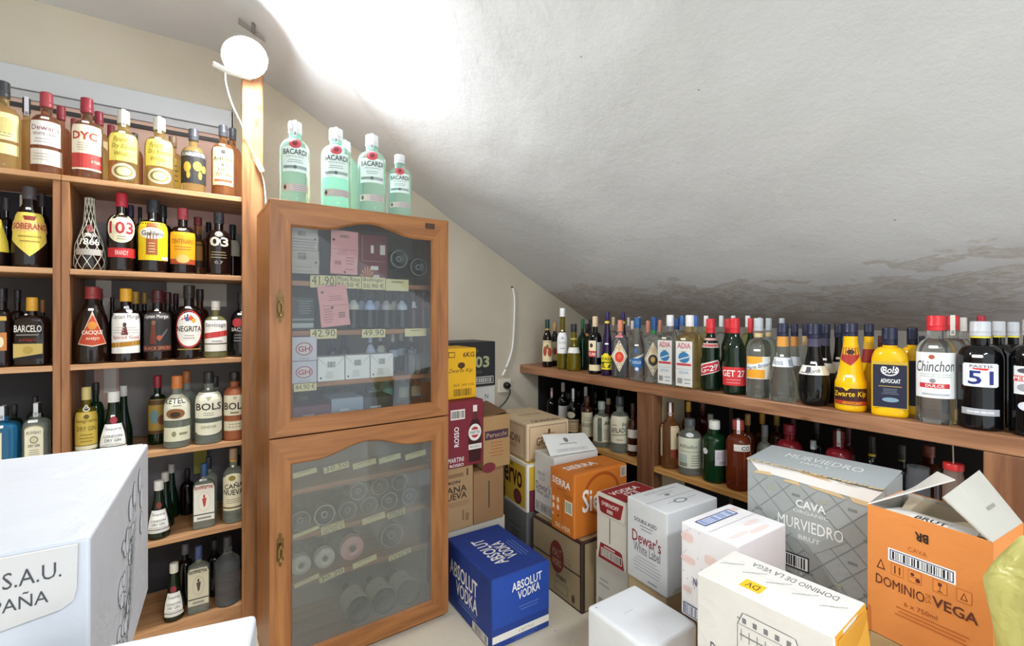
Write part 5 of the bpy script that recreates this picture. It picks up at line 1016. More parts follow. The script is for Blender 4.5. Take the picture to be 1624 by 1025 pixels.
place_row('y', Y1, LZ[2], 'gin bottles on the fourth left shelf', [
 q_(5, 645, 27, 'square', 'blue', '#26282c', 'blue gin bottle with a cream arched label at the left photo edge', (.04, .66, 60, [R(-.3, 0, .62, .92, '#b8ac84'), R(-.28, .02, .60, .90, '#e2dcc0'), L(-.1, .1, .5, .8, 6, '#8a805c')]), sticker=.70, phi=-90, strap='#d8dce4'),
 q_(58, 640, 21, 'square', 'clearg', '#1f2024', 'clear gin bottle with a cream arched label, dark square cap', (.03, .68, 74, [R(.0, 0, 1, .90, '#a89c74'), E(.5, .88, .5, .10, '#a89c74'), R(.03, .01, .97, .88, '#e4dfc4'), E(.5, .86, .46, .09, '#e4dfc4'), T(.12, .76, .88, .84, 'BOMBAY', '#6c6448', .02), E(.5, .62, .22, .09, '#7c7454'), E(.5, .62, .17, .065, '#d0c8a4'), T(.2, .44, .8, .51, 'DRY GIN', '#6c6448', .02), L(.2, .2, .8, .38, 4, '#9a9070'), T(.25, .05, .75, .12, 'LONDON', '#6c6448')]), sticker=.73, phi=-92, strap='#cfd0d4'),
 q_(137, 614, 19, 'round', 'olive', '#c8bb78', 'olive tinted gin bottle with a gold label, beside the divider', (.14, .66, 66, [R(0, 0, 1, .10, '#d9d0b0'), R(0, .12, 1, 1, '#c3a848'), T(.08, .70, .92, .82, 'Seagrams', '#5c4c18', .02), T(.14, .50, .86, .62, 'DRY GIN', '#5c4c18', 0), E(.5, .88, .1, .06, '#5c4c18'), L(.2, .2, .8, .42, 3, '#8a7428')]), sticker=.72, medal=(.66, .76, 26, [E(.5, .5, .5, .45, '#dcd6c0'), E(.5, .5, .3, .3, '#3c3c34')])),
 q_(178, 621, 24, 'bell', 'deepgreen', '#dfdfdc', 'dark green gin bottle with a white cap and red seal, behind the white carton', (.10, .50, 58, GW), sticker=.62, medal=(.50, .62, 26, [E(.5, .5, .48, .45, '#9c2c3c')])),
 q_(281, 596, 22, 'round', 'clearg', '#c8783c', 'clear vodka bottle with a copper cap and two pale labels', (.10, .74, 66, [R(0, .0, 1, .30, '#dcdcc0'), E(.4, .16, .07, .06, '#8c8c6c'), L(.5, .12, .9, .2, 1, '#8c8c6c'), R(0, .46, 1, 1, '#e3e2cc'), T(.02, .82, .94, .93, 'KETEL 1', '#38362e', .03), L(.3, .76, .7, .79, 1, '#8c8868'), E(.44, .60, .30, .11, '#8c5c34'), E(.44, .58, .16, .06, '#3a2818')]), sticker=False),
 q_(331, 590, 22, 'whisky', 'clearg', '#2a2a2c', 'clear gin bottle with a cream label and black stopper', (.17, .72, 68, [R(0, 0, 1, .24, '#e6e4cc'), E(.5, .0, .42, .07, '#e6e4cc'), T(.26, .10, .74, .17, 'GENEVER', '#6a6850'), R(0, .36, 1, 1, '#e9e7d2'), T(.08, .56, .92, .74, 'BOLS', '#34322c', .025), G([(.40, .90), (.60, .90), (.5, .80)], '#b0ac90'), L(.3, .42, .7, .5, 2, '#9a9678')]), sticker=.76),
 q_(372, 590, 18, 'stout', 'stone', '#2c2622', 'brown stoneware bottle with cream labels, nearest the post', (.15, .68, 64, [R(0, 0, 1, .26, '#d9d0b4'), L(.1, .08, .9, .2, 2, '#8a7c60'), R(0, .42, 1, .98, '#e0d8be'), T(.06, .58, .96, .78, 'BOLS', '#3a2e26', .025), G([(.42, .94), (.60, .94), (.5, .85)], '#b0a484'), L(.3, .46, .7, .54, 1, '#8a7c60')]), sticker=False),
])
place_row('y', Y2, LZ[2], 'gin bottles on the fourth left shelf', [
 q_(23, 642, 14, 'square', 'deepgreen', '#2c2c30', 'dark gin bottle with a black cap, behind the blue one', None),
 q_(56, 629, 14, 'square', 'deepgreen', '#24262a', 'dark gin bottle directly behind the clear arched label one', None),
 q_(152, 607, 14, 'round', 'green', '#2a2c2c', 'green bottle with a dark cap, behind the gold gin label', None),
 q_(196, 612, 15, 'bell', 'deepgreen', '#c9c9c9', 'dark green bottle with a pale grey cap, behind the red seal one', None),
 q_(250, 596, 16, 'round', 'deepgreen', '#8c2430', 'dark green bottle with a crimson cap and mustard picture label', (.16, .66, 66, [R(0, 0, 1, 1, '#a8883c'), E(.35, .5, .2, .2, '#6c8a8c'), E(.7, .4, .2, .15, '#7c4428'), R(0, .84, 1, .98, '#5c4020'), R(0, .0, 1, .1, '#5c4020')]), sticker=.72),
 q_(296, 588, 15, 'round', 'clearg', '#a8683c', 'clear bottle with a bronze cap, behind the copper capped vodka', None),
 q_(341, 597, 14, 'round', 'clearg', '#3a3a3a', 'clear bottle behind the black stoppered gin', None),
])
# ---- fifth and sixth shelf
place_row('y', Y1, LZ[1], 'gin bottles on the fifth left shelf', [
 q_(252, 762, 19, 'bell', 'deepgreen', '#dcdcd4', 'dark green gin bottle with a white cap beside the big white carton', (.12, .50, 58, GW), sticker=False, medal=(.52, .64, 26, [E(.5, .5, .48, .45, '#7c3428')])),
 q_(324, 735, 18, 'flat', 'clearg', '#2a4c74', 'square-shouldered gin bottle with a bright red and white label, blue neck', (.13, .70, 90, bfe(0)), sticker=.745, phi=-93),
 q_(370, 711, 17, 'whisky', 'clearg', '#9c8468', 'rum bottle with a cream handwritten style label and yellow neck band', (.18, .68, 66, [R(0, 0, 1, .9, '#e6dfc0'), E(.5, .88, .4, .12, '#e6dfc0'), E(.45, .88, .14, .07, '#8c7c34'), T(.12, .60, .92, .76, 'CAÑA', '#26221c', .04, 0, .03), T(.08, .42, .92, .57, 'NUEVA', '#26221c', .04, 0, -.03), L(.2, .2, .8, .32, 3, '#8c8460'), R(0, .06, 1, .1, '#5c5434')]), sticker=.76, band=(.82, .88, '#d8a832')),
])
place_row('y', Y2, LZ[1], 'gin bottles on the fifth left shelf', [
 q_(262, 749, 15, 'bell', 'deepgreen', '#b9b9b4', 'dark green bottle with a greyish cap, behind the white capped one, fifth shelf', None),
 q_(331, 725, 14, 'flat', 'clearg', '#2a2e34', 'gin bottle with a dark cap, behind the bright red and white label', None, phi=-90),
 q_(376, 722, 12, 'round', 'clearg', '#3a3a38', 'clear bottle behind the yellow neck band rum, by the post', None),
])
place_row('y', Y3, LZ[1], 'gin bottles on the fifth left shelf', [
 q_(272, 736, 13, 'bell', 'deepgreen', '#a0a0a0', 'back row dark green bottle with a grey cap, fifth shelf', None),
 q_(292, 745, 12, 'round', 'black', '#1a1a1c', 'back row black bottle, fifth shelf', None),
])
place_row('y', Y1, LZ[0], 'bottles on the bottom left shelf', [
 q_(276, 893, 17, 'bell', 'deepgreen', '#d9d8c8', 'dark green gin bottle with a cream cap and red seal, bottom shelf', (.10, .50, 58, GW), sticker=False, medal=(.50, .62, 30, [E(.4, .5, .48, .45, '#8c2434')])),
 q_(315, 866, 18, 'flat', 'clearg', '#3c4870', 'gin bottle with a dim beige label, bottom shelf', (.13, .70, 90, bfe(1)), sticker=False, phi=-93),
 q_(361, 851, 20, 'tall', 'empty', '#3c3c40', 'empty clear bottle with its label turned away, bottom shelf by the post', (.28, .46, 24, [('R', 1.9, .1, 2.6, .8, '#d8d8d4')]), sticker=False),
])
place_row('y', Y2, LZ[0], 'bottles on the bottom left shelf', [
 q_(294, 862, 14, 'round', 'black', '#5a5a60', 'dark bottle behind the cream capped gin, bottom shelf', None),
 q_(340, 856, 13, 'round', 'black', '#26262a', 'dark bottle behind the empty clear one, bottom shelf', None),
])
# ================================================================== RUM BOTTLES ON TOP OF THE CABINET
bac = [E(.5, .90, .20, .095, '#c9505a'), E(.5, .90, .09, .05, '#7c2c34'), T(.12, .70, .88, .79, 'BACARDI', '#3a4446', .035), T(.22, .655, .78, .68, 'CARTA BLANCA', '#7c8c8a'), L(.24, .57, .76, .62, 2, '#8ca09c'),
       R(.12, .47, .88, .52, '#9aaaa6'), T(.14, .475, .5, .515, 'Superior', '#50605e'), E(.5, .495, .05, .03, '#5c6c68'), R(.08, .10, .95, .22, '#b0a8a4'), R(.09, .105, .94, .215, '#c3b8b0'), G([(.13, .16), (.19, .21), (.25, .16), (.19, .11)], '#4c4440'), L(.4, .12, .9, .20, 3, '#8c8ca0')]
bg0 = [R(.08, .42, .92, .84, '#dfeee8')]
for (u, top, hw, y, lab) in ((468, 195, 24, 1.925, 'first pale green rum bottle from the left on the cabinet'), (533, 206, 24, 1.925, 'second pale green rum bottle on the cabinet, another close behind it'),
                     (590, 216, 22.5, 1.925, 'third large pale green rum bottle on the cabinet, standing alone'), (634, 247, 18.5, 1.925, 'smallest pale green rum bottle, right end of the cabinet top'), (547, 226, 21, 2.04, 'pale green rum bottle half hidden behind the second one on the cabinet')):
    p = on_y(u, top, y); a = (u-CX)/F; r = hw*depth(p)/(F*math.sqrt(1+a*a))
    bottle(lab, 'pale green rum bottles on top of the cabinet', (p.x, y, CZ1), p.z-CZ1, r, 'stout', 'aqua', '#e9e9e9', (.06, .78, 62, bg0+bac) if y < 2 else None, None, capmat=mat('#dcdcde', .35), strap='#efeff2' if u not in (634,) else None)
# ================================================================== BOTTLES ON THE RIGHT TOP BOARD
X1_, X2_, X3_, X4_, X5_ = 1.99, 2.09, 2.19, 2.29, 2.39
gr1 = 'bottles on the right brown board'
diam = lambda c1, c2: [G([(.0, .5), (.5, 1.0), (1, .5), (.5, 0)], '#e6dcc6'), G([(.05, .5), (.5, .95), (.95, .5), (.5, .05)], '#5c5040'), G([(.08, .5), (.5, .92), (.92, .5), (.5, .08)], '#e3d8c0'), E(.5, .46, .28, .17, c1), E(.5, .48, .13, .08, c2), E(.5, .74, .12, .09, '#d8b88c'), L(.3, .2, .7, .28, 2, '#8a7c68')]
pisa = [R(0, 0, 1, 1, '#f2f1ef'), T(.10, .84, .90, .96, 'ADIA', '#d05060', .03), E(.5, .64, .34, .12, '#3f86c0'), G([(.18, .60), (.82, .68), (.82, .65), (.18, .57)], '#dbe8f0'), G([(.3, .78), (.5, .75), (.7, .79), (.5, .77)], '#4c7a4c'), R(.06, .46, .94, .51, '#d84c50'), R(.06, .38, .94, .385, '#6cb0d4'), B(.1, .06, .4, .18, '#8a8a8c'), L(.5, .06, .9, .18, 2, '#9ab4c4'), T(.2, .28, .8, .34, 'ADIA', '#8ab8d4')]
place_row('x', X1_, ZB, gr1, [
 q_(868, 507, 8.5, 'waist', 'dark', '#204038', 'dark liqueur bottle with green cap and cream picture label, leftmost on the brown board', (.12, .56, 64, [R(0, 0, 1, 1, '#e4d4ac'), E(.3, .5, .16, .24, '#a8482c'), E(.7, .45, .18, .22, '#b8503a'), E(.5, .7, .12, .12, '#7c5c34'), L(.1, .8, .9, .95, 2, '#b89c5c')]), band=(.78, .88, '#c9a860')),
 q_(892, 489, 8.8, 'slim', 'olive', '#f4f4f4', 'tall slim olive bottle with a white cap and white label', (.26, .60, 66, [R(0, 0, 1, 1, '#eeeeee'), T(.2, .44, .8, .56, 'RUAVIEJA', '#9a9aa0', 0), E(.5, .74, .1, .06, '#b4b4b8'), L(.3, .2, .7, .3, 1, '#b4b4b8')]), sticker=.63),
 q_(910, 514, 11.5, 'bell', 'olive', '#28282c', 'wide amber liqueur bottle with a black cap and white collar', (.38, .50, 88, [R(0, 0, 1, 1, '#e2e2e0')]), band=(.66, .70, '#b8a040')),
 q_(944, 502, 11, 'round', 'black', '#d8bfa0', 'black bottle with a pale wooden stopper and cream and red label', (.06, .58, 60, [R(0, .0, 1, .20, '#e0d0a8'), R(-.05, .46, .55, 1, '#e6d8b4'), R(-.05, .46, .55, .66, '#c03c3c'), E(.22, .84, .12, .07, '#3a3028'), R(.62, .44, 1.0, .95, '#b0b0b4'), T(.0, .5, .5, .6, 'RUM', '#e6d0c0', .02)])),
 q_(963, 495, 9.8, 'horn', 'purple', '#31265c', 'tall violet bottle with a yellow label and yellow neck ring', (.10, .36, 62, [R(0, 0, 1, .84, '#ecd81c'), E(.4, .84, .22, .14, '#ecd81c'), T(.06, .56, .94, .72, 'ZALA', '#2a2620', .04), R(0, .40, 1, .46, '#3a3430'), E(.16, .38, .12, .08, '#3a3430'), T(.04, .1, .4, .3, 'SL', '#2a2620', .03), G([(.5, .1), (.66, .1), (.78, .3), (.62, .3)], '#4c3c20')]), sticker=.50, band=(.82, .855, '#e8d440')),
 q_(984, 508, 13.5, 'flat', 'clear', '#d0866c', 'clear patterned bottle with a copper cap and red diamond label', (.10, .66, 95, diam('#d8402c', '#e86a50')), medal=(.70, .78, 60, [R(0, 0, 1, 1, '#d88c94'), T(.1, .2, .9, .8, 'STRAW', '#a03c4c')]), sticker=False, phi=-150),
 q_(1011, 504, 13.5, 'cone', 'clear', '#23588c', 'clear bottle with a blue cap and blue shield label', (.12, .52, 50, [G([(-.1, .5), (.95, .78), (.95, .70), (-.1, .42)], '#dfe4e6'), G([(.0, .58), (.9, .58), (.8, .22), (.45, .02)], '#2f6cb0'), R(.0, .3, .9, .58, '#2f6cb0'), T(.14, .36, .76, .48, 'XORIGUER', '#dce8f4', .01), E(.45, .16, .12, .07, '#e4ecf4'), R(.3, .78, .5, .98, '#3a6ca8')]), sticker=.56),
 q_(1037, 503, 14.5, 'flat', 'clear', '#245088', 'clear patterned bottle with a blue cap, green neck and black diamond label', (.10, .62, 95, diam('#3c3830', '#c9a060')), band=(.74, .83, '#2c8048'), phi=-150),
 q_(1059, 500, 15.5, 'square', 'clear', '#f0eef0', 'clear square bottle with a tall white apple label and blue topped cap', (.02, .64, 84, pisa), sticker=.67, phi=-176, medal=None),
 q_(1094, 500, 18, 'square', 'gold', '#f3f1f0', 'golden square bottle with a tall white apple label and white cap', (.02, .64, 84, pisa), sticker=.67, phi=-176),
 q_(1127, 506, 17, 'waist', 'deepgreen', '#d8333a', 'dark waisted bottle with a red cap and slanted crimson label', (.14, .44, 62, [G([(0, .2), (1, .5), (.9, 1.0), (.0, .76)], '#ece6e0'), G([(.02, .24), (.96, .53), (.87, .94), (.02, .70)], '#c8283c'), T(.04, .44, .84, .70, 'G-27', WHITE, .05, 0, .22)]), sticker=False, medal=(.60, .66, 62, [R(0, 0, 1, 1, '#dccfc4'), R(.04, .2, .96, .8, '#c05058')]), band=(.70, .73, '#d9a8a4')),
 q_(1165, 505, 20.5, 'waist', 'deepgreen', '#d42f38', 'larger dark green waisted bottle with a red cap and straight red label', (.12, .36, 66, [R(0, 0, 1, 1, '#d43338'), T(.04, .48, .86, .84, 'GET 27', WHITE, .04), L(.1, .12, .8, .36, 2, '#e48a88')]), sticker=False),
 q_(1203, 505, 20, 'whisky', 'clear', '#b9bec4', 'clear liqueur bottle with a silver cap and orange and white label', (.24, .52, 64, [R(0, 0, 1, 1, '#e2dfd2'), R(.0, .66, .62, 1, '#eaa834'), R(.0, .04, .72, .42, '#e8a024'), G([(0, .36), (1, .70), (1, .88), (0, .54)], '#e9ecee'), T(.04, .50, .98, .66, 'Marie Brizard', '#34406c', 0, 0, .28)]), sticker=.60, band=(.76, .81, '#d8c08c')),
 q_(1240, 513, 22.5, 'bell', 'clear', '#262a44', 'clear bell shaped bottle with navy cap, orange foil and white collar label', (.44, .56, 88, [R(0, 0, 1, 1, '#e2e6ec'), T(.1, .2, .5, .8, 'Anis', '#5c6478'), B(.7, .1, .95, .8, '#8a90a4')]), sticker=.585, band=(.70, .83, '#dc9a44')),
 q_(1291, 514, 26, 'barrel', 'black', '#20243c', 'black barrel shaped bottle with a navy cap and white collar with a signature', (.38, .49, 88, [R(0, 0, 1, 1, '#e9e6de'), T(.12, .15, .42, .85, 'J', '#3a3c48', .0), T(.36, .2, .66, .7, 'Soria', '#3a3c48', 0, .05, .3), R(.72, 0, 1, 1, '#dcd4b8')]), sticker=.525, band=(.72, .82, '#47445c')),
 q_(1349, 513, 26, 'chicken', 'yellow', '#22253e', 'yellow flared liqueur bottle with a black and red script label', (.07, .27, 70, [R(0, 0, 1, 1, '#c9a83c'), R(.01, .03, .99, .97, '#3a1410'), R(.02, .05, .98, .26, '#b03418'), T(.03, .42, .92, .80, 'Zwarte Kip', '#f0c820', .01, .02, .06), T(.3, .08, .78, .22, 'ADVOCAAT', '#e8b820', .01), G([(.3, 1.0), (.5, 1.0), (.4, .82)], '#f0c820')]), sticker=.40, medal=(.52, .72, 62, [G([(.0, .3), (1, .55), (1, 1), (0, 1)], '#a82c24'), G([(.0, .32), (.5, .0), (1, .56), (1, .3)][:3], '#a82c24'), R(0, .60, 1, .98, '#d8a828'), E(.5, .76, .2, .14, '#3a1c10')])),
 q_(1411, 520, 30, 'advoc', 'yellow', '#1e223a', 'yellow flask with a navy cap and square navy label', (.10, .62, 92, [R(0, 0, 1, 1, '#c9a83c'), R(.015, .015, .985, .985, '#1b1f36'), E(.5, .82, .26, .13, '#d8d8d4'), E(.5, .82, .22, .10, '#1b1f36'), T(.30, .75, .72, .90, 'Bols', '#e9e9e6', .02, .03, .03), T(.24, .54, .80, .63, 'ADVOCAAT', '#efefec', .025), R(.18, .46, .84, .475, '#b89848'), L(.26, .30, .76, .42, 4, '#7c8090'), E(.52, .18, .24, .05, '#7c98a8')]), sticker=.66),
 q_(1484, 501, 33, 'stout', 'clear', '#d42c34', 'clear anise bottle with a red cap and big white script label', (.24, .66, 70, [R(0, 0, 1, 1, '#eff1f2'), T(.06, .58, .90, .82, 'Chinchon', '#3a3c44', 0, .03, .03), E(.42, .90, .06, .05, '#b0563c'), L(.1, .46, .9, .53, 2, '#9ab4a4'), E(.44, .38, .06, .05, '#8a8c90'), R(.16, .22, .78, .32, '#cc3038'), T(.30, .24, .66, .30, 'DULCE', WHITE, .03), L(.1, .05, .9, .12, 1, '#b4b8bc')]), sticker=.71),
])
place_row('x', X1_+.005, ZB, gr1, [
 q_(1553, 510, 38, 'stout', 'black', '#c3c7cc', 'black pastis bottle with a silver cap and large blue number on white', (.40, .615, 46, [R(0, .04, 1, .96, '#e6e8ec'), R(.04, 0, .96, 1, '#e6e8ec'), T(.22, .82, .82, .93, 'PASTIS', '#5c6068', .02), G([(.26, .80), (.74, .80), (.66, .70), (.34, .74)], '#d83a34'), T(.18, .10, .84, .68, '51', '#1e2c78', .016)]), sticker=.68, band=(.845, .885, '#e6d83c'), medal=(.14, .20, 50, [R(0, 0, 1, 1, '#a8aab0'), L(.1, .3, .9, .7, 1, '#d8dadd')])),
 q_(1640, 507, 42, 'stout', 'black', '#b9bdc2', 'black pastis bottle with a red and white lettered label, cut by the right edge', (.36, .60, 52, [R(0, 0, 1, 1, '#e4e6ea'), E(.3, .84, .2, .09, '#4c5058'), R(0, .46, 1, .66, '#d83a44'), T(.0, .49, .9, .63, 'PERNOD', WHITE, .04), E(.3, .24, .2, .14, '#9a9ca4')]), sticker=False, medal=(.22, .30, 40, [E(.3, .5, .3, .5, '#d8dce8')]), phi=-170),
])
def simple(rowx, lst, grp=gr1, zs=ZB): place_row('x', rowx, zs, grp, lst)
simple(X2_, [
 q_(880, 512, 7.5, 'waist', 'dark', '#c39a5c', 'dark liqueur bottle with a tan cap, second from the gable wall', (.12, .56, 60, [R(0, 0, 1, 1, '#e0cfa4'), E(.5, .5, .2, .2, '#b05038')])),
 q_(924, 506, 8, 'wine', 'green', '#1f5c3c', 'green wine shaped bottle with a green cap, between the amber and black ones', None),
 q_(988, 496, 8.5, 'horn', 'purple', '#32275e', 'second violet bottle with a yellow neck ring, behind the copper cap', None, band=(.82, .86, '#e8d440')),
 q_(1028, 509, 10, 'flat', 'clear', '#cf8a72', 'clear bottle with a copper cap behind the blue capped pair, left', None),
 q_(1047, 508, 9, 'flat', 'clear', '#c98672', 'clear bottle with a rosy copper cap, behind the green necked one', None),
 q_(1073, 505, 11, 'round', 'clear', '#2a4c84', 'clear bottle with a dark blue cap, between the two apple labels', None),
 q_(1104, 501, 8.5, 'square', 'straw', '#3c74c4', 'square bottle with a bright blue cap, behind the golden apple label one', None),
 q_(1154, 506, 12, 'waist', 'green', '#d8333a', 'green waisted bottle with a red cap, between the two red labelled ones', None),
 q_(1190, 505, 10, 'waist', 'green', '#dc4048', 'green waisted bottle with a coral red cap, behind the orange and white label', None),
 q_(1219, 505, 13, 'whisky', 'clearg', '#b4bac0', 'clear liqueur bottle with a silver cap, left of the bell shaped one', None, band=(.76, .81, '#d8c08c')),
 q_(1260, 514, 15, 'bell', 'clear', '#23273f', 'second bell shaped bottle with a navy cap and orange foil', (.44, .56, 88, [R(0, 0, 1, 1, '#dde2ea')]), band=(.70, .83, '#d8964a')),
 q_(1309, 514, 18, 'barrel', 'black', '#1f233a', 'second black barrel shaped bottle, partly behind the signed collar', (.38, .50, 88, [R(0, 0, 1, 1, '#dcd9d2')]), band=(.72, .82, '#47445c'), sticker=.55),
 q_(1378, 514, 18, 'chicken', 'yellow', '#23263e', 'second yellow flared bottle, between the two yellow front ones', None, band=(.54, .70, '#9c3028'), medal=(.70, .78, 60, [R(0, 0, 1, 1, '#d8a828')])),
 q_(1447, 520, 21, 'advoc', 'yellow', '#1c2038', 'second yellow flask with a navy cap, left of the clear anise bottle', (.10, .62, 92, [R(0, 0, 1, 1, '#1b1f36')])),
 q_(1511, 501, 23, 'stout', 'clear', '#d03038', 'second clear anise bottle with a red cap, right of the script label', (.24, .66, 70, [R(0, 0, 1, 1, '#e2e4e6')]), strap='#e2dfd2'),
 q_(1584, 510, 24, 'stout', 'black', '#c2c6ca', 'black pastis bottle with a silver cap, just behind the large blue number', (.3, .62, 20, [E(.5, .6, .5, .2, '#c9cad0'), E(.5, .2, .4, .18, '#5a5c68')]), band=(.845, .885, '#e6d83c'), phi=-175),
])
simple(X3_, [
 q_(931, 514, 8, 'wine', 'black', '#1c1c1e', 'black bottle with a black cap, left of the wooden stopper', None, band=(.72, .78, '#c98c5c')),
 q_(973, 503, 7, 'whisky', 'clear', '#c9b496', 'clear bottle with a cork stopper, behind the violet bottle', None),
 q_(1003, 509, 7, 'square', 'clear', '#e2dcdc', 'clear bottle with a white and pink cap, behind the blue shield label', None),
 q_(1082, 501, 9, 'square', 'clear', '#3a78c8', 'square clear bottle with a blue and white cap, between the apple labels', None),
 q_(1120, 501, 10.5, 'square', 'straw', '#efedee', 'square bottle with a plain white cap, left of the red caps', None),
 q_(1144, 501, 10, 'square', 'clear', '#e9e9ec', 'square bottle with a white cap, between the first two red caps', None),
 q_(1186, 501, 11, 'square', 'straw', '#ebebee', 'square bottle with a white cap, right of the large red cap', None),
 q_(1240, 505, 12, 'whisky', 'clearg', '#b2b8be', 'clear bottle with a silver cap peeking over the navy bell cap', None),
 q_(1277, 514, 12, 'bell', 'clearg', '#23273f', 'third bell shaped bottle with a navy cap, behind the barrel bottle', None, band=(.70, .83, '#cfae7c')),
 q_(1330, 514, 16, 'barrel', 'black', '#1f233a', 'third black barrel shaped bottle, left of the yellow flared one', (.38, .50, 88, [R(0, 0, 1, 1, '#d4d0c8')]), sticker=.55),
 q_(1398, 533, 13, 'chicken', 'brown', '#4a1c1c', 'small brown bottle with a maroon cap in the gap between the yellow ones', None),
 q_(1462, 533, 12, 'round', 'dark', '#22243a', 'dark bottle with a navy cap, between flask and anise bottle', None),
 q_(1528, 504, 13, 'stout', 'clear', '#d2cfc6', 'clear bottle with a greyish cap, left of the silver capped black ones', None),
 q_(1607, 511, 22, 'stout', 'black', '#c0c4c8', 'third silver capped black pastis bottle, near the right edge', None, band=(.845, .885, '#e6d83c')),
])
simple(X4_, [
 q_(936, 507, 6.5, 'wine', 'black', '#222428', 'back row black bottle with a pointed black cap, left part of the board', None),
 q_(997, 504, 6, 'whisky', 'clear', '#d4ccb8', 'back row clear bottle with a cork, above the copper cap', None),
 q_(1014, 503, 7, 'whisky', 'clear', '#dcd8d0', 'back row clear bottle with a white stopper, above the blue cap', None),
 q_(1060, 507, 8, 'square', 'clear', '#4478c0', 'back row square bottle with a cobalt cap, behind the clear apple label', None),
 q_(1163, 501, 10, 'square', 'clear', '#eeeef0', 'back row square bottle with a white cap, above the large red cap', None),
 q_(1205, 504, 9, 'square', 'clear', '#d8d8dc', 'back row clear bottle with a pale cap, behind the silver capped liqueur', None),
 q_(1354, 516, 13, 'barrel', 'black', '#1f233a', 'back row black bottle with a navy cap, above the yellow flared one', None),
 q_(1556, 501, 16, 'stout', 'clear', '#b02a3c', 'back row clear bottle with a crimson cap, above the silver capped black one', None),
 q_(1632, 511, 18, 'stout', 'black', '#bcc0c4', 'fourth silver capped black bottle at the very right edge', None),
])
# ================================================================== LOWER RIGHT SHELF
g3, g4 = 'bottles on the lower shelf left of the post', 'bottles on the lower shelf right of the post'
place_row('x', 2.0, ZL, g3, [
 q_(909, 617, 10, 'wine', 'black', '#28282a', 'black wine shaped bottle with a tan label and white tax strip', (.12, .54, 62, [R(0, 0, 1, .62, '#d0b48c'), E(.3, .84, .34, .16, '#c9c0a8'), T(.1, .46, .8, .56, 'DUBHAI', '#4a3828', .02), L(.2, .1, .9, .36, 3, '#9c8058')]), strap='#d0d0cc'),
 q_(931, 629, 9.5, 'stout', 'brown', '#4a2c20', 'brown glass bottle with a cream label, left of the two clear ones', (.12, .66, 62, [R(0, 0, 1, 1, '#ddd4b4'), T(.1, .4, .9, .56, 'AFILADOR', '#4a4234', .01), L(.2, .66, .8, .8, 2, '#9a8e70')])),
 q_(954, 637, 14, 'round', 'clearg', '#9aa09a', 'clear bottle with two narrow cream labels, left of the matching clear bottle', (.12, .70, 66, [R(0, 0, .30, 1, '#e2dcc2'), R(.52, 0, .98, .96, '#e2dcc2'), R(.28, .93, .54, .98, '#cfc8a8'), R(.28, 0, .54, .03, '#cfc8a8'), T(.62, .66, .94, .8, 'AF', '#4c4838', .02), L(.58, .1, .92, .5, 6, '#8a8468')])),
 q_(983, 629, 15.5, 'round', 'clearg', '#3a3c40', 'clear bottle with a large cream label facing out, right of the clear pair', (.18, .68, 66, [R(0, 0, 1, .96, '#e4dec4'), T(.60, .62, .78, .74, 'IN', '#4c4838', .02), T(.08, .38, .98, .56, 'AFILADOR', '#3c382c', .01, 0, .05), L(.1, .62, .42, .68, 1, '#a89c7c'), G([(.1, .3), (.9, .36), (.9, .31), (.1, .25)], '#a8a080'), L(.3, .1, .7, .16, 1, '#a89c7c')])),
 q_(1004, 640, 9, 'round', 'brown', '#3c2418', 'brown bottle with white bands, tight against the post', (.1, .6, 66, [R(0, .0, 1, .24, '#d8d0c4'), R(0, .5, 1, .82, '#e0dad0')])),
])
place_row('x', 2.10, ZL, g3, [
 q_(875, 616, 8, 'wine', 'black', '#2a2a2c', 'black bottle with a white and pink tax strip over its cap', None, strap='#e0b8b8'),
 q_(893, 607, 8, 'wine', 'black', '#c9c6ba', 'tall black bottle with a whitish capsule', (.1, .5, 60, [R(0, .1, 1, 1, '#b8b8b4')])),
 q_(929, 614, 8, 'wine', 'black', '#b9b8ae', 'black bottle with a pale grey capsule, second tall one', None, strap='#c8c8c2'),
 q_(965, 632, 8, 'slim', 'brown', '#b5a078', 'slim bottle with a long cork coloured cap, behind the clear pair', None),
])
place_row('x', 2.20, ZL, g3, [
 q_(862, 609, 9, 'round', 'black', '#161618', 'black round bottle second from the gable wall', None, band=(.74, .76, '#a8a8a4')),
 q_(902, 624, 9, 'round', 'black', '#4a4a50', 'black bottle with a rounded grey stopper', None),
 q_(945, 622, 9, 'wine', 'black', '#1c1c1e', 'back row black bottle between the pale capsules', None),
 q_(982, 612, 9, 'wine', 'black', '#1c1c20', 'back row black bottle behind the cream label', None),
])
place_row('x', 2.30, ZL, g3, [
 q_(878, 618, 9, 'wine', 'black', '#202022', 'rearmost black bottle on the left lower bay, nearest the gable wall', None),
 q_(898, 622, 9, 'wine', 'black', '#2a2a2e', 'rearmost black bottle on the left lower bay, second from the gable wall', None),
 q_(918, 620, 9, 'round', 'black', '#1a1a1c', 'rearmost black bottle on the left lower bay, third from the gable wall', None),
 q_(962, 618, 10, 'wine', 'black', '#222224', 'rearmost black bottle behind the clear pair of the left lower bay', None),
])
place_row('x', 2.02, ZL, g3, [q_(835, 611, 8, 'ovalneck', 'black', '#101012', 'glossy black bottle with a domed stopper, right by the gable wall', None, band=(.70, .73, '#c8c8c4'), q=2.06)])
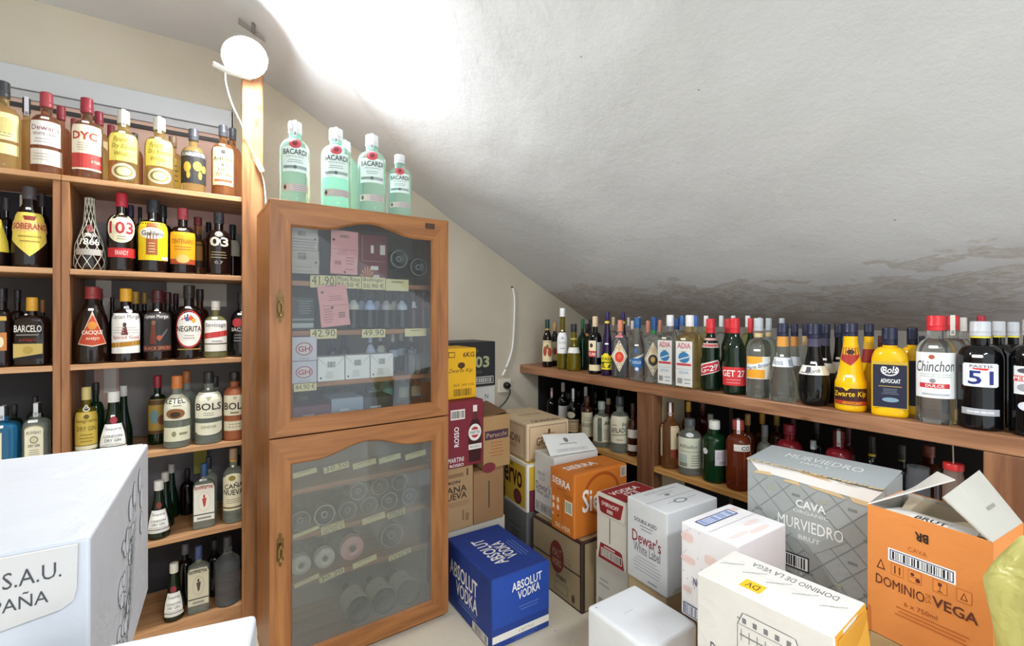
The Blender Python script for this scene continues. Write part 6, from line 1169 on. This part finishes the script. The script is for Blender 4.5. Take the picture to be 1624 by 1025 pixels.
place_row('x', 2.0, ZL, g4, [
 q_(1060, 638, 15.5, 'tall', 'amber', '#5c3018', 'amber spirit bottle with a white tax strip, right beside the post', (.18, .66, 62, [R(-.12, 0, .08, 1, '#ddd0b4'), R(.52, .26, 1, 1, '#dcc8a4'), R(.52, 0, 1, .24, '#8c3c2c'), R(.8, .66, 1, .78, '#7c3c28')]), strap='#e9e9ec'),
 q_(1094, 664, 19, 'stout', 'clearg', '#54585a', 'clear bottle with a pale green printed label turned back to front', (.14, .68, 68, [R(0, 0, 1, 1, '#dfe2cc'), T(.1, .66, .8, .78, 'Afilador', '#5c6450', 0), R(.08, .54, .92, .555, '#7c8468'), R(.08, .2, .40, .44, '#b4c4c0'), B(.08, .04, .42, .18, '#6c7464'), L(.5, .08, .9, .44, 5, '#8a907c')]), medal=(.70, .77, 24, [E(.5, .5, .45, .5, '#e4e8e6')])),
 q_(1133, 667, 19.5, 'stout', 'green', '#e2e2da', 'bright green bottle with a white cap and square white back label', (.30, .56, 62, [R(.52, 0, 1, .98, '#dcd6dc'), B(.68, .06, .96, .28, '#8a8490'), L(.58, .4, .9, .8, 4, '#a8a2ac')]), medal=(.46, .56, 50, [E(.02, .5, .16, .5, '#e9eef0')])),
 q_(1171, 666, 20.5, 'stout', 'orange', '#9c4038', 'orange brown ribbed liqueur bottle with a white tax strip', (.56, .74, 56, [R(.32, .1, 1.04, .62, '#e2ddd4'), T(.62, .18, .98, .5, 'CO', '#3a3434', .02)]), strap='#efeff2'),
])
place_row('x', 2.10, ZL, g4, [
 q_(1092, 637, 11, 'whisky', 'brown', '#c89c34', 'brown bottle with a yellow cap, behind the pale green label', None),
 q_(1127, 657, 10, 'slim', 'clearg', '#8a8c88', 'bottle with a long grey cap, behind the white capped green one', None),
 q_(1186, 657, 12, 'whisky', 'brown', '#a88448', 'brown bottle with a tan wooden cap, behind the orange one', None),
 q_(1213, 674, 13, 'round', 'clearg', '#7c8084', 'small clear bottle with a silver stopper, above the torn grey carton', None, band=(.5, .54, '#d8d8c8')),
 q_(1252, 673, 21, 'stout', 'pink', '#8c2438', 'ruby gin bottle with a crimson cap and clear collar', None, strap=None),
 q_(1290, 699, 10, 'slim', 'black', '#b0b6ba', 'dark bottle with a tall silver screw cap', None),
 q_(1330, 683, 22, 'stout', 'pink', '#5c2028', 'ruby bottle with a white tax strip on its dark cap', None, strap='#d8d8cc'),
 q_(1383, 692, 17, 'wine', 'black', '#1c1c1e', 'black bottle with a yellow neck ring', None, band=(.76, .79, '#c8a824')),
 q_(1430, 705, 17, 'round', 'black', '#232325', 'black bottle with a dim olive neck ring', None, band=(.80, .84, '#7c7434')),
])
place_row('x', 2.22, ZL, g4, [
 q_(1114, 639, 11, 'stout', 'wine', '#5c2c28', 'dark red bottle in the second row, right of the yellow cap', None),
 q_(1209, 656, 12, 'whisky', 'brown', '#c49a2c', 'back row brown bottle with a mustard cap, left of two', None),
 q_(1232, 658, 12, 'whisky', 'brown', '#9c7c2c', 'back row brown bottle with a darker mustard cap, right of two', None),
 q_(1258, 664, 12, 'round', 'wine', '#3c2020', 'back row dark red bottle above the ruby gin bottle', None),
 q_(1295, 668, 13, 'round', 'black', '#2c2022', 'back row black bottle with a brownish cap', None),
 q_(1345, 672, 14, 'wine', 'wine', '#4a1c24', 'back row dark bottle with a wine red cap', None),
 q_(1473, 707, 22, 'stout', 'brown', '#7c443c', 'brown bottle with a wide dusty pink cap near the right post', None),
])
# glass jar and red lidded jar behind the orange carton's flap
p = on_x(1456, 741, 2.04); r = 20*depth(p)/(F*math.sqrt(1+((1456-CX)/F)**2)); hj = p.z-ZL
jr = empty('glass_jar', (p.x, p.y, ZL+.0006), 'open empty glass jar on the lower shelf behind the orange carton', 'jar'); q = MB()
q.lathe([(0, r*.8), (.004, r), (hj*.85, r), (hj*.93, r*.9), (hj, r*.95), (hj, r*.88), (hj*.93, r*.84), (hj*.84, r*.93), (.01, r*.93), (.006, r*.5)], GLASS['empty'], 28); q.build('jar_body', jr, True)
p = on_x(1512, 735, 2.02); r = 18*depth(p)/(F*math.sqrt(1+((1512-CX)/F)**2)); hj = p.z-ZL
jr = empty('plastic_jar', (p.x, p.y, ZL+.0006), 'clear jar with a red rim lid and a thin straw, by the right post', 'jar'); q = MB()
q.lathe([(0, r*.85), (.004, r), (hj*.84, r), (hj*.90, r*.88), (hj*.93, r*.88)], mat('#c9b0a0', .1, 0, .7, 1.2), 28); q.build('jar_body', jr, True)
q = MB(); q.lathe([(hj*.93, r*.9), (hj*.93, r*.97), (hj*.99, r*.97), (hj, r*.9)], mat('#c83030', .35), 28); q.build('lid', jr, True)
q = MB(); q.tube([(0, 0, hj), (.002, .002, min(hj+.075, .352))], .002, mat('#c9c6bc', .5), 6); q.build('straw', jr)
# ------------------------------------------------------------------ keep neighbours apart (prints only when something is wrong)
for i, a in enumerate(PLACED):
    for b in PLACED[i+1:]:
        if abs(a[3]-b[3]) < .05:
            dd_ = math.hypot(a[1]-b[1], a[2]-b[2])-a[4]-b[4]
            if dd_ < -.002: print('TOUCH %.3f' % dd_, '|', a[0][:60], '|', b[0][:60])
